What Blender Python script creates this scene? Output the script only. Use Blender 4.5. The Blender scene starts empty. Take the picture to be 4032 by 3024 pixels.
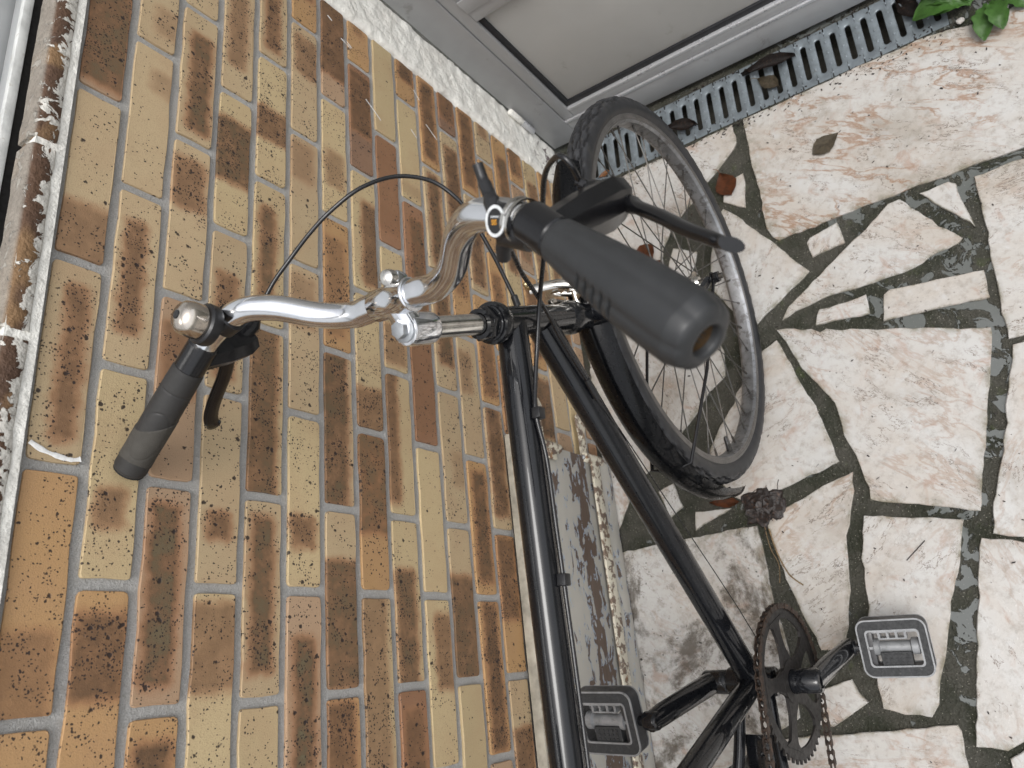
import bpy, bmesh, math, random
from mathutils import Vector, Matrix, noise
R = math.radians
random.seed(11)

# ------------------------------------------------------------------ camera, sky, sun, exposure
scene = bpy.context.scene
col = scene.collection
cam_d = bpy.data.cameras.new('camera'); cam = bpy.data.objects.new('camera', cam_d); col.objects.link(cam)
scene.camera = cam
CAM = Vector((-0.1277, -0.7656, 1.4078))
rx = Vector((-0.10042, -0.79678, -0.59587)); dn = Vector((-0.92503, 0.29531, -0.23898)); fw = Vector((0.36638, 0.52720, -0.76670))
mw = Matrix((rx, -dn, -fw)).transposed().to_4x4(); mw.translation = CAM
cam.matrix_world = mw
cam_d.sensor_width = 36; cam_d.lens = 2960.5 / 4032 * 36
cam_d.clip_start = 0.02; cam_d.clip_end = 600
cam_d.dof.use_dof = True; cam_d.dof.focus_distance = 0.95; cam_d.dof.aperture_fstop = 9.0

SUN_EL, SUN_ROT = R(68), R(214)
world = bpy.data.worlds.new('World'); scene.world = world; world.use_nodes = True
wn = world.node_tree.nodes; wl = world.node_tree.links
bg = wn['Background']; sky = wn.new('ShaderNodeTexSky'); sky.sky_type = 'NISHITA'; sky.sun_disc = False
sky.sun_elevation = SUN_EL; sky.sun_rotation = SUN_ROT; sky.air_density = 1.0; sky.dust_density = 4.0; sky.ozone_density = 1.0
hs = wn.new('ShaderNodeHueSaturation'); hs.inputs['Saturation'].default_value = 0.22      # overcast: nearly white sky
wl.new(sky.outputs['Color'], hs.inputs['Color']); wl.new(hs.outputs['Color'], bg.inputs['Color'])
bg.inputs['Strength'].default_value = 0.15
sd = bpy.data.lights.new('sun', 'SUN'); sun = bpy.data.objects.new('sun', sd); col.objects.link(sun)
sd.energy = 0.6; sd.angle = R(22); sd.color = (1, 0.985, 0.96)
sdir = Vector((math.sin(SUN_ROT) * math.cos(SUN_EL), math.cos(SUN_ROT) * math.cos(SUN_EL), math.sin(SUN_EL)))
sun.rotation_euler = sdir.to_track_quat('Z', 'Y').to_euler(); sun.location = sdir * 20
scene.view_settings.view_transform = 'Standard'; scene.view_settings.look = 'None'
scene.view_settings.exposure = 0.80; scene.view_settings.gamma = 1.0
try: scene.view_settings.use_curve_mapping = False
except Exception: pass
scene.cycles.max_bounces = 5

# ------------------------------------------------------------------ node helpers
class G:
    def __init__(s, name):
        s.m = bpy.data.materials.new(name); s.m.use_nodes = True
        s.t = s.m.node_tree; s.n = s.t.nodes; s.l = s.t.links
        s.p = s.n['Principled BSDF']
        s.tc = s.n.new('ShaderNodeTexCoord')
        s._off = None
    def set(s, node, k, v):
        i = node.inputs[k]
        if isinstance(v, bpy.types.NodeSocket): s.l.new(v, i)
        elif isinstance(v, (tuple, list)) and len(v) == 3 and i.type == 'RGBA': i.default_value = (*v, 1)
        else: i.default_value = v
    def P(s, **k):
        names = dict(color='Base Color', rough='Roughness', metal='Metallic', coat='Coat Weight', coatr='Coat Roughness', spec='Specular IOR Level',
                     trans='Transmission Weight', normal='Normal', sss='Subsurface Weight', ior='IOR')
        for a, v in k.items(): s.set(s.p, names[a], v)
        return s.m
    def node(s, t, ins=None, **at):
        x = s.n.new(t)
        for a, v in at.items(): setattr(x, a, v)
        for k, v in (ins or {}).items(): s.set(x, k, v)
        return x
    def math(s, op, a, b=0.0, c=None, clamp=False):
        x = s.n.new('ShaderNodeMath'); x.operation = op; x.use_clamp = clamp
        s.set(x, 0, a); s.set(x, 1, b)
        if c is not None: s.set(x, 2, c)
        return x.outputs[0]
    def vmath(s, op, a, b=(0, 0, 0)):
        x = s.n.new('ShaderNodeVectorMath'); x.operation = op; s.set(x, 0, a)
        if op == 'SCALE': s.set(x, 'Scale', b)
        else: s.set(x, 1, b)
        return x.outputs[0]
    def attr(s, nm, out='Vector'):
        return s.node('ShaderNodeAttribute', attribute_name=nm, attribute_type='OBJECT').outputs[out]
    def rnd(s):
        return s.node('ShaderNodeObjectInfo').outputs['Random']
    def vec(s, kind='Object', rand=False, scale=None):
        v = s.tc.outputs[kind]
        if rand:
            o = s.node('ShaderNodeCombineXYZ', {0: s.math('MULTIPLY', s.rnd(), 37.0), 1: s.math('MULTIPLY', s.rnd(), 91.0), 2: s.math('MULTIPLY', s.rnd(), 53.0)}).outputs[0]
            v = s.vmath('ADD', v, o)
        if scale: v = s.vmath('MULTIPLY', v, scale)
        return v
    def noise(s, v, scale, detail=4, rough=.55, dist=0.0, out='Fac'):
        return s.node('ShaderNodeTexNoise', {'Vector': v, 'Scale': scale, 'Detail': detail, 'Roughness': rough, 'Distortion': dist}).outputs[out]
    def voro(s, v, scale, out='Distance', feature='F1'):
        return s.node('ShaderNodeTexVoronoi', {'Vector': v, 'Scale': scale}, feature=feature).outputs[out]
    def ramp(s, f, lo, hi, a=0.0, b=1.0, smooth=True):
        x = s.node('ShaderNodeMapRange', {'Value': f, 'From Min': lo, 'From Max': hi, 'To Min': a, 'To Max': b})
        if smooth: x.interpolation_type = 'SMOOTHSTEP'
        return x.outputs[0]
    def mix(s, f, a, b, mode='MIX'):
        x = s.node('ShaderNodeMix', data_type='RGBA', blend_type=mode); x.clamp_factor = True
        s.set(x, 0, f); s.set(x, 6, a); s.set(x, 7, b)
        return x.outputs[2]
    def bump(s, h, strength=.3, dist=.002, normal=None):
        x = s.node('ShaderNodeBump', {'Height': h, 'Strength': strength, 'Distance': dist})
        if normal is not None: s.set(x, 'Normal', normal)
        return x.outputs[0]

M = {}
# bricks: tan clay, fire-flashed smears and burnt pits, set by each brick's own properties
g = G('brick'); v = g.vec('Object'); vr = g.vec('Object', rand=True)
sep = g.node('ShaderNodeSeparateXYZ', {0: v}); sa = g.node('ShaderNodeSeparateXYZ', {0: g.attr('smear_pos')}); sb = g.node('ShaderNodeSeparateXYZ', {0: g.attr('smear_size')})
nz = g.noise(vr, 45, 2, .6); nz2 = g.noise(vr, 170, 3, .6)
wob = g.math('ADD', g.math('MULTIPLY', g.math('SUBTRACT', nz, .5), .014), g.math('MULTIPLY', g.math('SUBTRACT', nz2, .5), .007))
du = g.math('MULTIPLY', g.math('MAXIMUM', g.math('SUBTRACT', g.math('ABSOLUTE', g.math('SUBTRACT', g.math('DIVIDE', sep.outputs[0], .11), sa.outputs[0])), sb.outputs[0]), 0.0), .11)
dv = g.math('MULTIPLY', g.math('MAXIMUM', g.math('SUBTRACT', g.math('ABSOLUTE', g.math('SUBTRACT', g.math('DIVIDE', sep.outputs[2], .025), sa.outputs[1])), sb.outputs[1]), 0.0), .025)
d0 = g.math('SQRT', g.math('ADD', g.math('MULTIPLY', du, du), g.math('MULTIPLY', dv, dv)))
d = g.math('ADD', d0, wob)
inner = g.math('MULTIPLY', g.ramp(d, .0095, -.003), sa.outputs[2])
outer = g.math('MULTIPLY', g.ramp(d, .017, .004), g.math('MINIMUM', g.math('MULTIPLY', sa.outputs[2], 1.5), 1.0))
big = g.noise(vr, 14, 3, .5)
base = g.mix(g.ramp(big, .35, .75, 0, .55), g.attr('base', 'Color'), g.mix(.5, g.attr('base', 'Color'), (.36, .21, .12)))
grain = g.noise(vr, 700, 2, .7)
base = g.mix(g.ramp(grain, .5, .8, 0, .55), base, (.22, .15, .095))
c1 = g.mix(g.math('MULTIPLY', outer, .8), base, (.30, .15, .075))
c2 = g.mix(inner, c1, g.mix(nz2, (.09, .052, .029), (.15, .088, .046)))
core = g.math('MULTIPLY', g.ramp(g.math('ADD', dv, g.math('ADD', g.math('MULTIPLY', du, .8), wob)), .002, -.004), sb.outputs[2])
c3 = g.mix(core, c2, (.135, .112, .065))
pit = g.attr('pit', 'Fac')
pitm = None; bigpit = None
clus = g.ramp(g.noise(vr, 38, 1, .5), .38, .64, .18, 1.7)
vd = g.vmath('ADD', vr, g.vmath('SCALE', g.noise(vr, 240, 1, .5, out='Color'), .004))
for sc, th in ((85, .15), (170, .19), (330, .25)):
    vo = g.node('ShaderNodeTexVoronoi', {'Vector': vd, 'Scale': sc})
    rr = g.node('ShaderNodeSeparateColor', {0: vo.outputs['Color']}).outputs[0]
    dens = g.math('ADD', g.math('MULTIPLY', pit, .32 if sc < 100 else .55), g.math('MULTIPLY', g.math('MULTIPLY', outer, pit), .5))
    dens = g.math('MULTIPLY', dens, clus)
    on = g.math('LESS_THAN', rr, dens)
    dot = g.math('MULTIPLY', on, g.ramp(vo.outputs['Distance'], th + .12, th))
    bigpit = dot if bigpit is None else bigpit
    pitm = dot if pitm is None else g.math('MAXIMUM', pitm, dot)
c4 = g.mix(g.math('MULTIPLY', pitm, .93), c3, (.022, .016, .016))
nb = g.bump(g.math('SUBTRACT', g.math('ADD', g.math('MULTIPLY', grain, .35), g.math('MULTIPLY', nz, .25)), g.math('MULTIPLY', bigpit, .6)), .6, .0022)
M['brick'] = g.P(color=c4, rough=g.ramp(nz2, .2, .8, .5, .72), normal=nb, spec=.35)

g = G('mortar'); v = g.vec('Object')
n1 = g.noise(v, 650, 3, .75); n2 = g.noise(v, 18, 3)
cc = g.mix(g.ramp(n1, .45, .8), (.44, .435, .42), (.64, .635, .62)); cc = g.mix(g.ramp(n2, .4, .7, 0, .3), cc, (.33, .31, .28))
cc = g.mix(g.ramp(g.voro(v, 420), .16, .08, 0, .6), cc, (.16, .15, .14))
M['mortar'] = g.P(color=cc, rough=.9, normal=g.bump(g.math('ADD', n1, g.math('MULTIPLY', g.noise(v, 130, 3), .8)), .9, .004))

g = G('plaster'); v = g.vec('Object')
n1 = g.noise(v, 90, 5, .6); n2 = g.noise(v, 22, 4)
cc = g.mix(g.ramp(n2, .35, .75), (.76, .75, .70), (.66, .64, .59)); cc = g.mix(g.ramp(g.noise(v, 300, 3), .62, .8, 0, .5), cc, (.40, .37, .32))
cc = g.mix(g.math('MULTIPLY', g.ramp(g.node('ShaderNodeSeparateXYZ', {0: v}).outputs[2], .17, .02), g.ramp(g.noise(v, 55, 4, .65, .6), .56, .6)), cc, (.075, .045, .05))
M['plaster'] = g.P(color=cc, rough=.8, normal=g.bump(n1, .8, .006))

g = G('painted_sill'); v = g.vec('Object'); vr = g.vec('Object', rand=True)
peel = g.ramp(g.noise(v, 62, 6, .62, .8), .535, .555); zz = g.node('ShaderNodeSeparateXYZ', {0: v}).outputs[2]
lowm = g.ramp(zz, 1.150, 1.134, -.05, .10); peel = g.ramp(g.math('ADD', g.noise(v, 62, 6, .62, .8), lowm), .525, .54)
cc = g.mix(g.noise(vr, 26, 4), (.035, .02, .016), (.13, .068, .034)); cc = g.mix(g.ramp(g.noise(v, 9, 2), .55, .62, 0, .8), cc, (.22, .13, .06))
cc = g.mix(peel, cc, g.mix(g.noise(v, 200, 3), (.70, .69, .64), (.50, .47, .42)))
topm = g.ramp(zz, 1.155, 1.159); cc = g.mix(g.math('MULTIPLY', topm, .85), cc, g.mix(g.noise(v, 90, 5, .7), (.10, .085, .07), (.36, .33, .28)))
M['painted_sill'] = g.P(color=cc, rough=.75, normal=g.bump(g.math('ADD', peel, g.noise(v, 160, 4)), .9, .004))

def plain(name, c, rough=.5, metal=0.0, var=.25, scale=60, bump=.1, bscale=400, spec=.5, dirt=None, coat=0.0):
    g = G(name); v = g.vec('Object')
    dk = tuple(x * (1 - var) for x in c)
    cc = g.mix(g.ramp(g.noise(v, scale, 3, .6), .3, .75), c, dk)
    if dirt: cc = g.mix(g.ramp(g.noise(v, scale * 1.7, 4, .7, .4), dirt[0], dirt[0] + .1, 0, dirt[2]), cc, dirt[1])
    rr = g.ramp(g.noise(v, scale * 2.3, 2), .3, .8, rough * .85, min(1, rough * 1.25))
    M[name] = g.P(color=cc, rough=rr, metal=metal, normal=g.bump(g.noise(v, bscale, 1), bump, .001), spec=spec, coat=coat, coatr=.02)
    g.p.inputs['Coat IOR'].default_value = 1.48
    return M[name]
plain('door_frame', (.34, .345, .35), .42, .25, .12, 9, .03, dirt=(.60, (.16, .155, .14), .5))
plain('door_leaf', (.37, .375, .38), .4, .25, .1, 9, .03, dirt=(.68, (.17, .165, .15), .5))
plain('door_bead', (.55, .555, .57), .3, .5, .1, 20, .03)
plain('door_panel', (.39, .388, .372), .5, 0, .08, 7, .04, dirt=(.62, (.24, .23, .20), .45))
plain('gasket', (.012, .013, .016), .5, 0, .3, 100, .1)
plain('window_frame', (.42, .43, .43), .4, .2, .15, 12, .05, dirt=(.62, (.3, .3, .27), .5))
plain('window_lip', (.62, .63, .61), .6, 0, .3, 40, .3, dirt=(.58, (.36, .33, .27), .6))
plain('dark_gap', (.02, .018, .016), .9)  # near-black colour standing in for the shade inside gaps and grooves
plain('galvanised', (.20, .23, .25), .40, .35, .3, 45, .12, 300, dirt=(.6, (.15, .165, .16), .6))
plain('channel', (.045, .042, .033), .5, 0, .5, 60, .6, 120)
plain('weathered_wood', (.36, .33, .27), .8, 0, .5, 30, .7, 150)
plain('black_paint', (.006, .0065, .008), .3, 0, .3, 70, .03, 200, spec=.08, coat=.75, dirt=(.80, (.03, .028, .025), .4))
plain('black_alloy', (.007, .007, .008), .2, 0, .3, 80, .06, 300, spec=.45, dirt=(.72, (.035, .032, .03), .5))
plain('black_plastic', (.011, .011, .012), .38, 0, .3, 80, .08, 500, dirt=(.7, (.04, .037, .032), .5))
plain('cable_black', (.009, .009, .010), .25, 0, .2, 80, .05)
plain('cable_brown', (.035, .022, .016), .3, 0, .2, 80, .05)
plain('grip_right', (.024, .025, .026), .48, 0, .12, 40, .06, 900, spec=.4)
plain('grip_left', (.028, .027, .026), .6, 0, .15, 40, .06, 900, spec=.35)
plain('grip_left_cover', (.058, .054, .047), .75, 0, .15, 60, .35, 1100, spec=.3)
plain('tyre_rubber', (.026, .026, .028), .5, 0, .35, 50, .2, 700, spec=.35, dirt=(.6, (.06, .056, .05), .5))
g = G('tyre_tread'); v = g.vec('Object'); gloss_ = g.node('ShaderNodeAttribute', attribute_name='tread_gloss').outputs['Fac']
cc = g.mix(g.math('MULTIPLY', gloss_, g.ramp(g.noise(v, 60, 3), .3, .6, .35, 1)), (.011, .011, .012), (.036, .037, .040))  # tread blocks paler, grooves darker: gloss and groove shade put into the colour
cc = g.mix(g.ramp(g.noise(v, 35, 4), .55, .7, 0, .5), cc, (.045, .042, .038))
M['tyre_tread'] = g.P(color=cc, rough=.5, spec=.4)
plain('rim_alloy', (.32, .325, .335), .42, .9, .35, 38, .2, 500, dirt=(.52, (.10, .09, .085), .6))
plain('rim_side', (.17, .16, .15), .42, .6, .3, 30, .15, 500, dirt=(.55, (.12, .11, .10), .6))
plain('spoke_steel', (.10, .097, .092), .45, .75, .4, 30, .1, dirt=(.5, (.08, .065, .05), .6))
plain('chrome', (.76, .77, .79), .12, 1.0, .12, 60, .03, 300, dirt=(.70, (.30, .23, .16), .6))
plain('chrome_dull', (.66, .64, .60), .16, 1.0, .3, 70, .06, 260, dirt=(.62, (.20, .15, .10), .7))
plain('bell_nickel', (.62, .56, .49), .2, 1.0, .2, 60, .06, 200)
plain('zinc_bolt', (.42, .44, .46), .35, .8, .25, 90, .1)
plain('bar_end', (.09, .052, .02), .5, .4, .5, 90, .3)
plain('brass_nut', (.55, .43, .24), .28, .9, .3, 60, .1)
plain('rusty_chain', (.045, .030, .022), .55, .3, .55, 120, .4, 500, dirt=(.55, (.12, .055, .026), .6))
plain('chainring_black', (.016, .014, .013), .5, .2, .4, 60, .15, dirt=(.6, (.06, .045, .035), .6))
plain('pedal_body', (.05, .05, .052), .45, .3, .25, 60, .15, 300, dirt=(.58, (.10, .10, .10), .6))
plain('pedal_grey', (.27, .275, .28), .45, .3, .3, 60, .15, 300, dirt=(.58, (.12, .12, .12), .6))
plain('pedal_rubber', (.026, .027, .028), .7, 0, .3, 90, .6, 260, dirt=(.6, (.09, .088, .08), .5))
plain('white_mark', (.8, .8, .78), .8, 0, .2, 200, .3)
plain('dial_white', (.72, .74, .74), .4, 0, .3, 200, .05, dirt=(.6, (.2, .2, .19), .8))
plain('dial_orange', (.72, .33, .03), .4, 0, .1, 200, .02)
plain('wet_litter', (.016, .010, .008), .6, 0, .5, 120, .8, 200, dirt=(.55, (.07, .035, .02), .7))
plain('leaf_rust', (.15, .05, .02), .35, 0, .5, 60, .5, 160, dirt=(.55, (.06, .025, .012), .8))
plain('leaf_grey', (.13, .105, .07), .55, 0, .45, 90, .6, 200, dirt=(.5, (.07, .055, .035), .7))
plain('leaf_orange', (.33, .15, .06), .45, 0, .4, 80, .4)
plain('weed_leaf', (.085, .20, .04), .42, 0, .35, 60, .35, 140)
plain('straw', (.18, .12, .06), .6, 0, .4, 120, .3)
plain('foil', (.8, .8, .8), .15, 1, .2, 80, .6, 200)
plain('saddle_black', (.012, .012, .012), .5)

# peeling hatch paint: beige-grey over blue over bare brown wood
g = G('peeling_paint'); v = g.vec('Object')
vs = g.vec('Object', scale=(1, 1, 2.2)); vs = g.vmath('ADD', vs, (3.1, .4, 1.7))
zz = g.node('ShaderNodeSeparateXYZ', {0: v}).outputs[2]
wear = g.math('MULTIPLY', g.ramp(g.math('ABSOLUTE', g.math('SUBTRACT', zz, .135)), .055, .0), .17)
pn = g.math('ADD', g.noise(vs, 26, 7, .62, .5), wear)
wood = g.mix(g.noise(g.vec('Object', scale=(.25, 1, 6)), 60, 4, .6), (.075, .05, .037), (.155, .11, .085))
blue = g.ramp(pn, .605, .595); paint = g.ramp(pn, .575, .568)
cc = g.mix(blue, wood, (.36, .43, .52)); cc = g.mix(paint, cc, g.mix(g.noise(v, 30, 3), (.45, .43, .385), (.39, .375, .335)))
M['peeling_paint'] = g.P(color=cc, rough=.6, normal=g.bump(g.math('ADD', g.math('ADD', paint, blue), g.math('MULTIPLY', g.noise(vs, 160, 3), .3)), .7, .0015))
g = G('painted_iron'); v = g.vec('Object')
pn = g.noise(v, 70, 6, .65, .4)
cc = g.mix(g.ramp(pn, .47, .50), g.mix(g.noise(v, 200, 3), (.10, .10, .11), (.20, .11, .045)), (.56, .52, .42)); cc = g.mix(g.ramp(g.noise(v, 45, 5, .6), .60, .68, 0, .85), cc, (.24, .12, .045))
M['painted_iron'] = g.P(color=cc, rough=.55, normal=g.bump(pn, .5, .002))

# marble slabs: each stone carries its own tint, vein strength and mould
g = G('marble'); v = g.vec('Object'); vr = g.vec('Object', rand=True)
rotn = g.node('ShaderNodeVectorRotate', {'Vector': vr, 'Angle': g.math('MULTIPLY', g.rnd(), 6.28)}, rotation_type='Z_AXIS').outputs[0]
sv = g.vmath('MULTIPLY', rotn, (1.0, .32, 1))
n0 = g.noise(sv, 11, 4, .6, .3); n1 = g.noise(sv, 19, 6, .62, .35); n2 = g.noise(vr, 70, 4, .72)
cc = g.mix(g.ramp(n0, .35, .7), (.43, .422, .405), (.385, .35, .31))
cc = g.mix(g.ramp(n2, .46, .74, 0, .7), cc, (.26, .235, .205))
cc = g.mix(g.ramp(g.noise(vr, 34, 3, .6), .55, .72, 0, .6), cc, (.44, .437, .43))
cc = g.mix(g.ramp(g.noise(vr, 24, 5, .6, .8), .55, .72, 0, .6), cc, (.30, .20, .15))
cc = g.mix(g.ramp(g.noise(vr, 5.5, 5, .68, .4), .52, .72, 0, .5), cc, (.22, .19, .15))
vein = g.ramp(g.math('ABSOLUTE', g.math('SUBTRACT', n1, .5)), .035, .0)
vm = g.math('MULTIPLY', vein, g.math('MULTIPLY', g.ramp(g.noise(vr, 7, 3), .40, .56), g.attr('vein', 'Fac')))
cc = g.mix(g.math('MULTIPLY', vm, .8), cc, (.24, .145, .09))
thin = g.ramp(g.math('ABSOLUTE', g.math('SUBTRACT', g.noise(sv, 26, 6, .68, .3), .5)), .011, .0)
cc = g.mix(g.math('MULTIPLY', thin, g.math('MULTIPLY', g.ramp(g.noise(vr, 11, 3), .44, .58), 1.0)), cc, (.13, .10, .08))
mould = g.attr('mould', 'Fac')
mm = g.math('MULTIPLY', g.ramp(g.math('ADD', g.noise(vr, 7.5, 9, .74, .3), g.math('MULTIPLY', g.math('SUBTRACT', mould, .5), .18)), .56, .68), mould, clamp=True)
cc = g.mix(g.math('MULTIPLY', mm, .9), cc, (.065, .052, .038))
spk = g.math('MULTIPLY', g.ramp(g.voro(vr, 75), .16, .09), g.math('ADD', g.ramp(g.noise(vr, 26, 2), .58, .7), g.math('MULTIPLY', g.ramp(g.noise(vr, 12, 2), .42, .55), mould)), clamp=True)
cc = g.mix(g.math('MULTIPLY', spk, .75), cc, (.05, .042, .035))
edge = g.node('ShaderNodeAttribute', attribute_name='edge').outputs['Fac']
cc = g.mix(g.math('MULTIPLY', g.math('MULTIPLY', edge, edge), g.ramp(g.noise(vr, 40, 4, .7), .38, .66, 0, .75)), cc, (.13, .115, .07))
drop = g.ramp(g.voro(vr, 190), .26, .1)
dropm = g.math('MULTIPLY', drop, g.ramp(g.noise(vr, 5, 3), .45, .6))
hb = g.math('ADD', g.math('MULTIPLY', g.noise(vr, 90, 2, .7), .6), g.math('MULTIPLY', drop, .35))
M['marble'] = g.P(color=cc, rough=g.math('SUBTRACT', g.ramp(g.noise(vr, 12, 4), .3, .7, .10, .36), g.math('MULTIPLY', dropm, .06)), normal=g.bump(hb, .2, .002), spec=.6)

# mossy wet joint concrete with standing water
g = G('mossy_joint'); v = g.vec('Object')
n1 = g.noise(v, 260, 4, .7); n2 = g.noise(v, 11, 5, .6, .4); n3 = g.noise(v, 5, 4, .6, .6)
cc = g.mix(g.ramp(n2, .38, .62), (.016, .018, .007), (.050, .047, .035))
cc = g.mix(g.ramp(g.noise(v, 30, 4), .6, .75, 0, .6), cc, (.045, .06, .013))
cc = g.mix(g.ramp(n1, .52, .75, 0, .75), cc, (.125, .12, .10))
cc = g.mix(g.ramp(g.voro(v, 170), .16, .08, 0, .75), cc, (.36, .34, .28))
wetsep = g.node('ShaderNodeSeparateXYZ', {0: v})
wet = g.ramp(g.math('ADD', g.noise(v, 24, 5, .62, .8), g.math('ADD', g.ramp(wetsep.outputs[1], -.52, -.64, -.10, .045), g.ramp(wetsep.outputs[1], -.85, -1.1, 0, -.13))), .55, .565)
cc = g.mix(g.math('MULTIPLY', wet, .8), cc, (.115, .123, .118))  # puddles get a paler grey, the sky's reflection painted into their colour
hb = g.math('MULTIPLY', g.math('ADD', n1, g.math('MULTIPLY', g.noise(v, 80, 4), 1.2)), g.math('SUBTRACT', 1.0, wet))
M['mossy_joint'] = g.P(color=cc, rough=g.math('ADD', g.math('MULTIPLY', g.math('SUBTRACT', 1.0, wet), .42), .05), normal=g.bump(hb, 1.0, .006), spec=.6)

g = G('window_glass'); M['window_glass'] = g.P(color=(.66, .68, .70), rough=.12, spec=.6)

# ------------------------------------------------------------------ mesh helpers
def obj(name, bm, mat, parent=None, smooth=True, ang=40):
    bmesh.ops.recalc_face_normals(bm, faces=bm.faces)
    me = bpy.data.meshes.new(name); bm.to_mesh(me); bm.free()
    if isinstance(mat, (list, tuple)):
        for m in mat: me.materials.append(M[m])
    else: me.materials.append(M[mat])
    if smooth:
        me.shade_smooth() if hasattr(me, 'shade_smooth') else None
        try: me.set_sharp_from_angle(angle=R(ang))
        except Exception: pass
    o = bpy.data.objects.new(name, me); col.objects.link(o)
    if parent: o.parent = parent
    return o
def thing(name, label, cat, loc=(0, 0, 0), rot=None, group=None):
    o = bpy.data.objects.new(name, None); col.objects.link(o); o.location = loc; o.empty_display_size = .05
    if rot is not None: o.rotation_euler = rot
    return tag(o, label, cat, group)
def tag(o, label, cat=None, group=None):
    o['label'] = label
    if cat: o['category'] = cat
    if group: o['group'] = group
    return o
def struct(o): o['kind'] = 'structure'; return o
def box(bm, x0, x1, y0, y1, z0, z1, bevel=0, mat=0):
    r = bmesh.ops.create_cube(bm, size=1)
    vs = r['verts']
    for w in vs: w.co = Vector(((x0 + x1) / 2 + w.co.x * (x1 - x0), (y0 + y1) / 2 + w.co.y * (y1 - y0), (z0 + z1) / 2 + w.co.z * (z1 - z0)))
    fs = {f for w in vs for f in w.link_faces}
    for f in fs: f.material_index = mat
    if bevel:
        es = {e for w in vs for e in w.link_edges}
        bmesh.ops.bevel(bm, geom=list(es), offset=bevel, segments=2, affect='EDGES', profile=.5)
    return vs
def frame_of(d, hint=Vector((0, 0, 1))):
    d = d.normalized(); h = hint if abs(d.dot(hint)) < .95 else Vector((1, 0, 0))
    x = h.cross(d).normalized(); y = d.cross(x); return x, y
def tube(bm, pts, rad, seg=10, caps=True, flat=None, hint=Vector((0, 0, 1))):
    pts = [Vector(p) for p in pts]; n = len(pts)
    if not isinstance(rad, (list, tuple)): rad = [rad] * n
    rings = []; px = None
    for i, p in enumerate(pts):
        d = (pts[min(i + 1, n - 1)] - pts[max(i - 1, 0)])
        if px is None: x, y = frame_of(d, hint)
        else:
            dd = d.normalized(); x = (px - dd * px.dot(dd)).normalized(); y = dd.cross(x)
        px = x
        fx, fy = flat[i] if flat else (1, 1)
        rings.append([bm.verts.new(p + rad[i] * (fx * math.cos(t) * x + fy * math.sin(t) * y)) for t in [2 * math.pi * k / seg for k in range(seg)]])
    for a, b in zip(rings, rings[1:]):
        for k in range(seg): bm.faces.new((a[k], a[(k + 1) % seg], b[(k + 1) % seg], b[k]))
    if caps:
        bm.faces.new(rings[0][::-1]); bm.faces.new(rings[-1])
    return rings
def spline(pts, n=6):
    pts = [Vector(p) for p in pts]; out = []
    for i in range(len(pts) - 1):
        p0 = pts[max(i - 1, 0)]; p1 = pts[i]; p2 = pts[i + 1]; p3 = pts[min(i + 2, len(pts) - 1)]
        for k in range(n):
            t = k / n
            out.append(.5 * ((2 * p1) + (p2 - p0) * t + (2 * p0 - 5 * p1 + 4 * p2 - p3) * t * t + (3 * p1 - p0 - 3 * p2 + p3) * t ** 3))
    out.append(pts[-1]); return out
def lathe(bm, prof, org, axis, seg=24, hint=Vector((0, 0, 1)), closed=False):
    org = Vector(org); axis = Vector(axis).normalized(); x, y = frame_of(axis, hint)
    rings = []
    for r, h in prof:
        if r < 1e-6: rings.append([bm.verts.new(org + axis * h)])
        else: rings.append([bm.verts.new(org + axis * h + r * (math.cos(2 * math.pi * k / seg) * x + math.sin(2 * math.pi * k / seg) * y)) for k in range(seg)])
    pr = list(zip(rings, rings[1:]))
    if closed: pr.append((rings[-1], rings[0]))
    for a, b in pr:
        for k in range(seg):
            k2 = (k + 1) % seg
            if len(a) == 1 and len(b) == 1: continue
            if len(a) == 1: bm.faces.new((a[0], b[k2], b[k]))
            elif len(b) == 1: bm.faces.new((a[k], a[k2], b[0]))
            else: bm.faces.new((a[k], a[k2], b[k2], b[k]))
def prism(bm, poly, org, ax, ay, az, h, mat=0, bev=0):
    """polygon (list of (x,y)) in the plane org+ax*x+ay*y, extruded along az by h"""
    org = Vector(org); ax = Vector(ax); ay = Vector(ay); az = Vector(az)
    A = [bm.verts.new(org + ax * x + ay * y) for x, y in poly]; B = [bm.verts.new(org + ax * x + ay * y + az * h) for x, y in poly]
    fs = [bm.faces.new(A[::-1]), bm.faces.new(B)]
    for i in range(len(poly)):
        j = (i + 1) % len(poly); fs.append(bm.faces.new((A[i], A[j], B[j], B[i])))
    for f in fs: f.material_index = mat
    if bev:
        es = {e for f in fs[:2] for e in f.edges}
        bmesh.ops.bevel(bm, geom=list(es), offset=bev, segments=2, affect='EDGES', profile=.5)
def ngon(r, n, ph=0): return [(r * math.cos(ph + 2 * math.pi * k / n), r * math.sin(ph + 2 * math.pi * k / n)) for k in range(n)]
def BM(): return bmesh.new()

# ================================================================== GROUND
DS = 0.052                                   # the drain (and door) run slightly off square to the brick wall
dl = math.hypot(DS, 1)
dt = Vector((-DS, -1, 0)) / dl               # along the drain, away from the brick wall
dw = Vector((-1, DS, 0)) / dl                # across the drain, towards the slabs
D0 = Vector((1.100, -.012, 0))               # inner corner of the drain
DW, DL = .124, .872
def dpt(t, w, z=0): return D0 + dt * t + dw * w + Vector((0, 0, z))
GZ = -.0045
bm = BM()
far = 150
gx = [-far, 0, DL, far]; gy = [-far, 0, DW, far]
gv = {(i, j): bm.verts.new(dpt(a, b, GZ)) for i, a in enumerate(gx) for j, b in enumerate(gy)}
for i in range(3):
    for j in range(3):
        if (i, j) != (1, 1): bm.faces.new((gv[i, j], gv[i + 1, j], gv[i + 1, j + 1], gv[i, j + 1]))
ground = struct(obj('ground', bm, 'mossy_joint', smooth=False))
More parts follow.
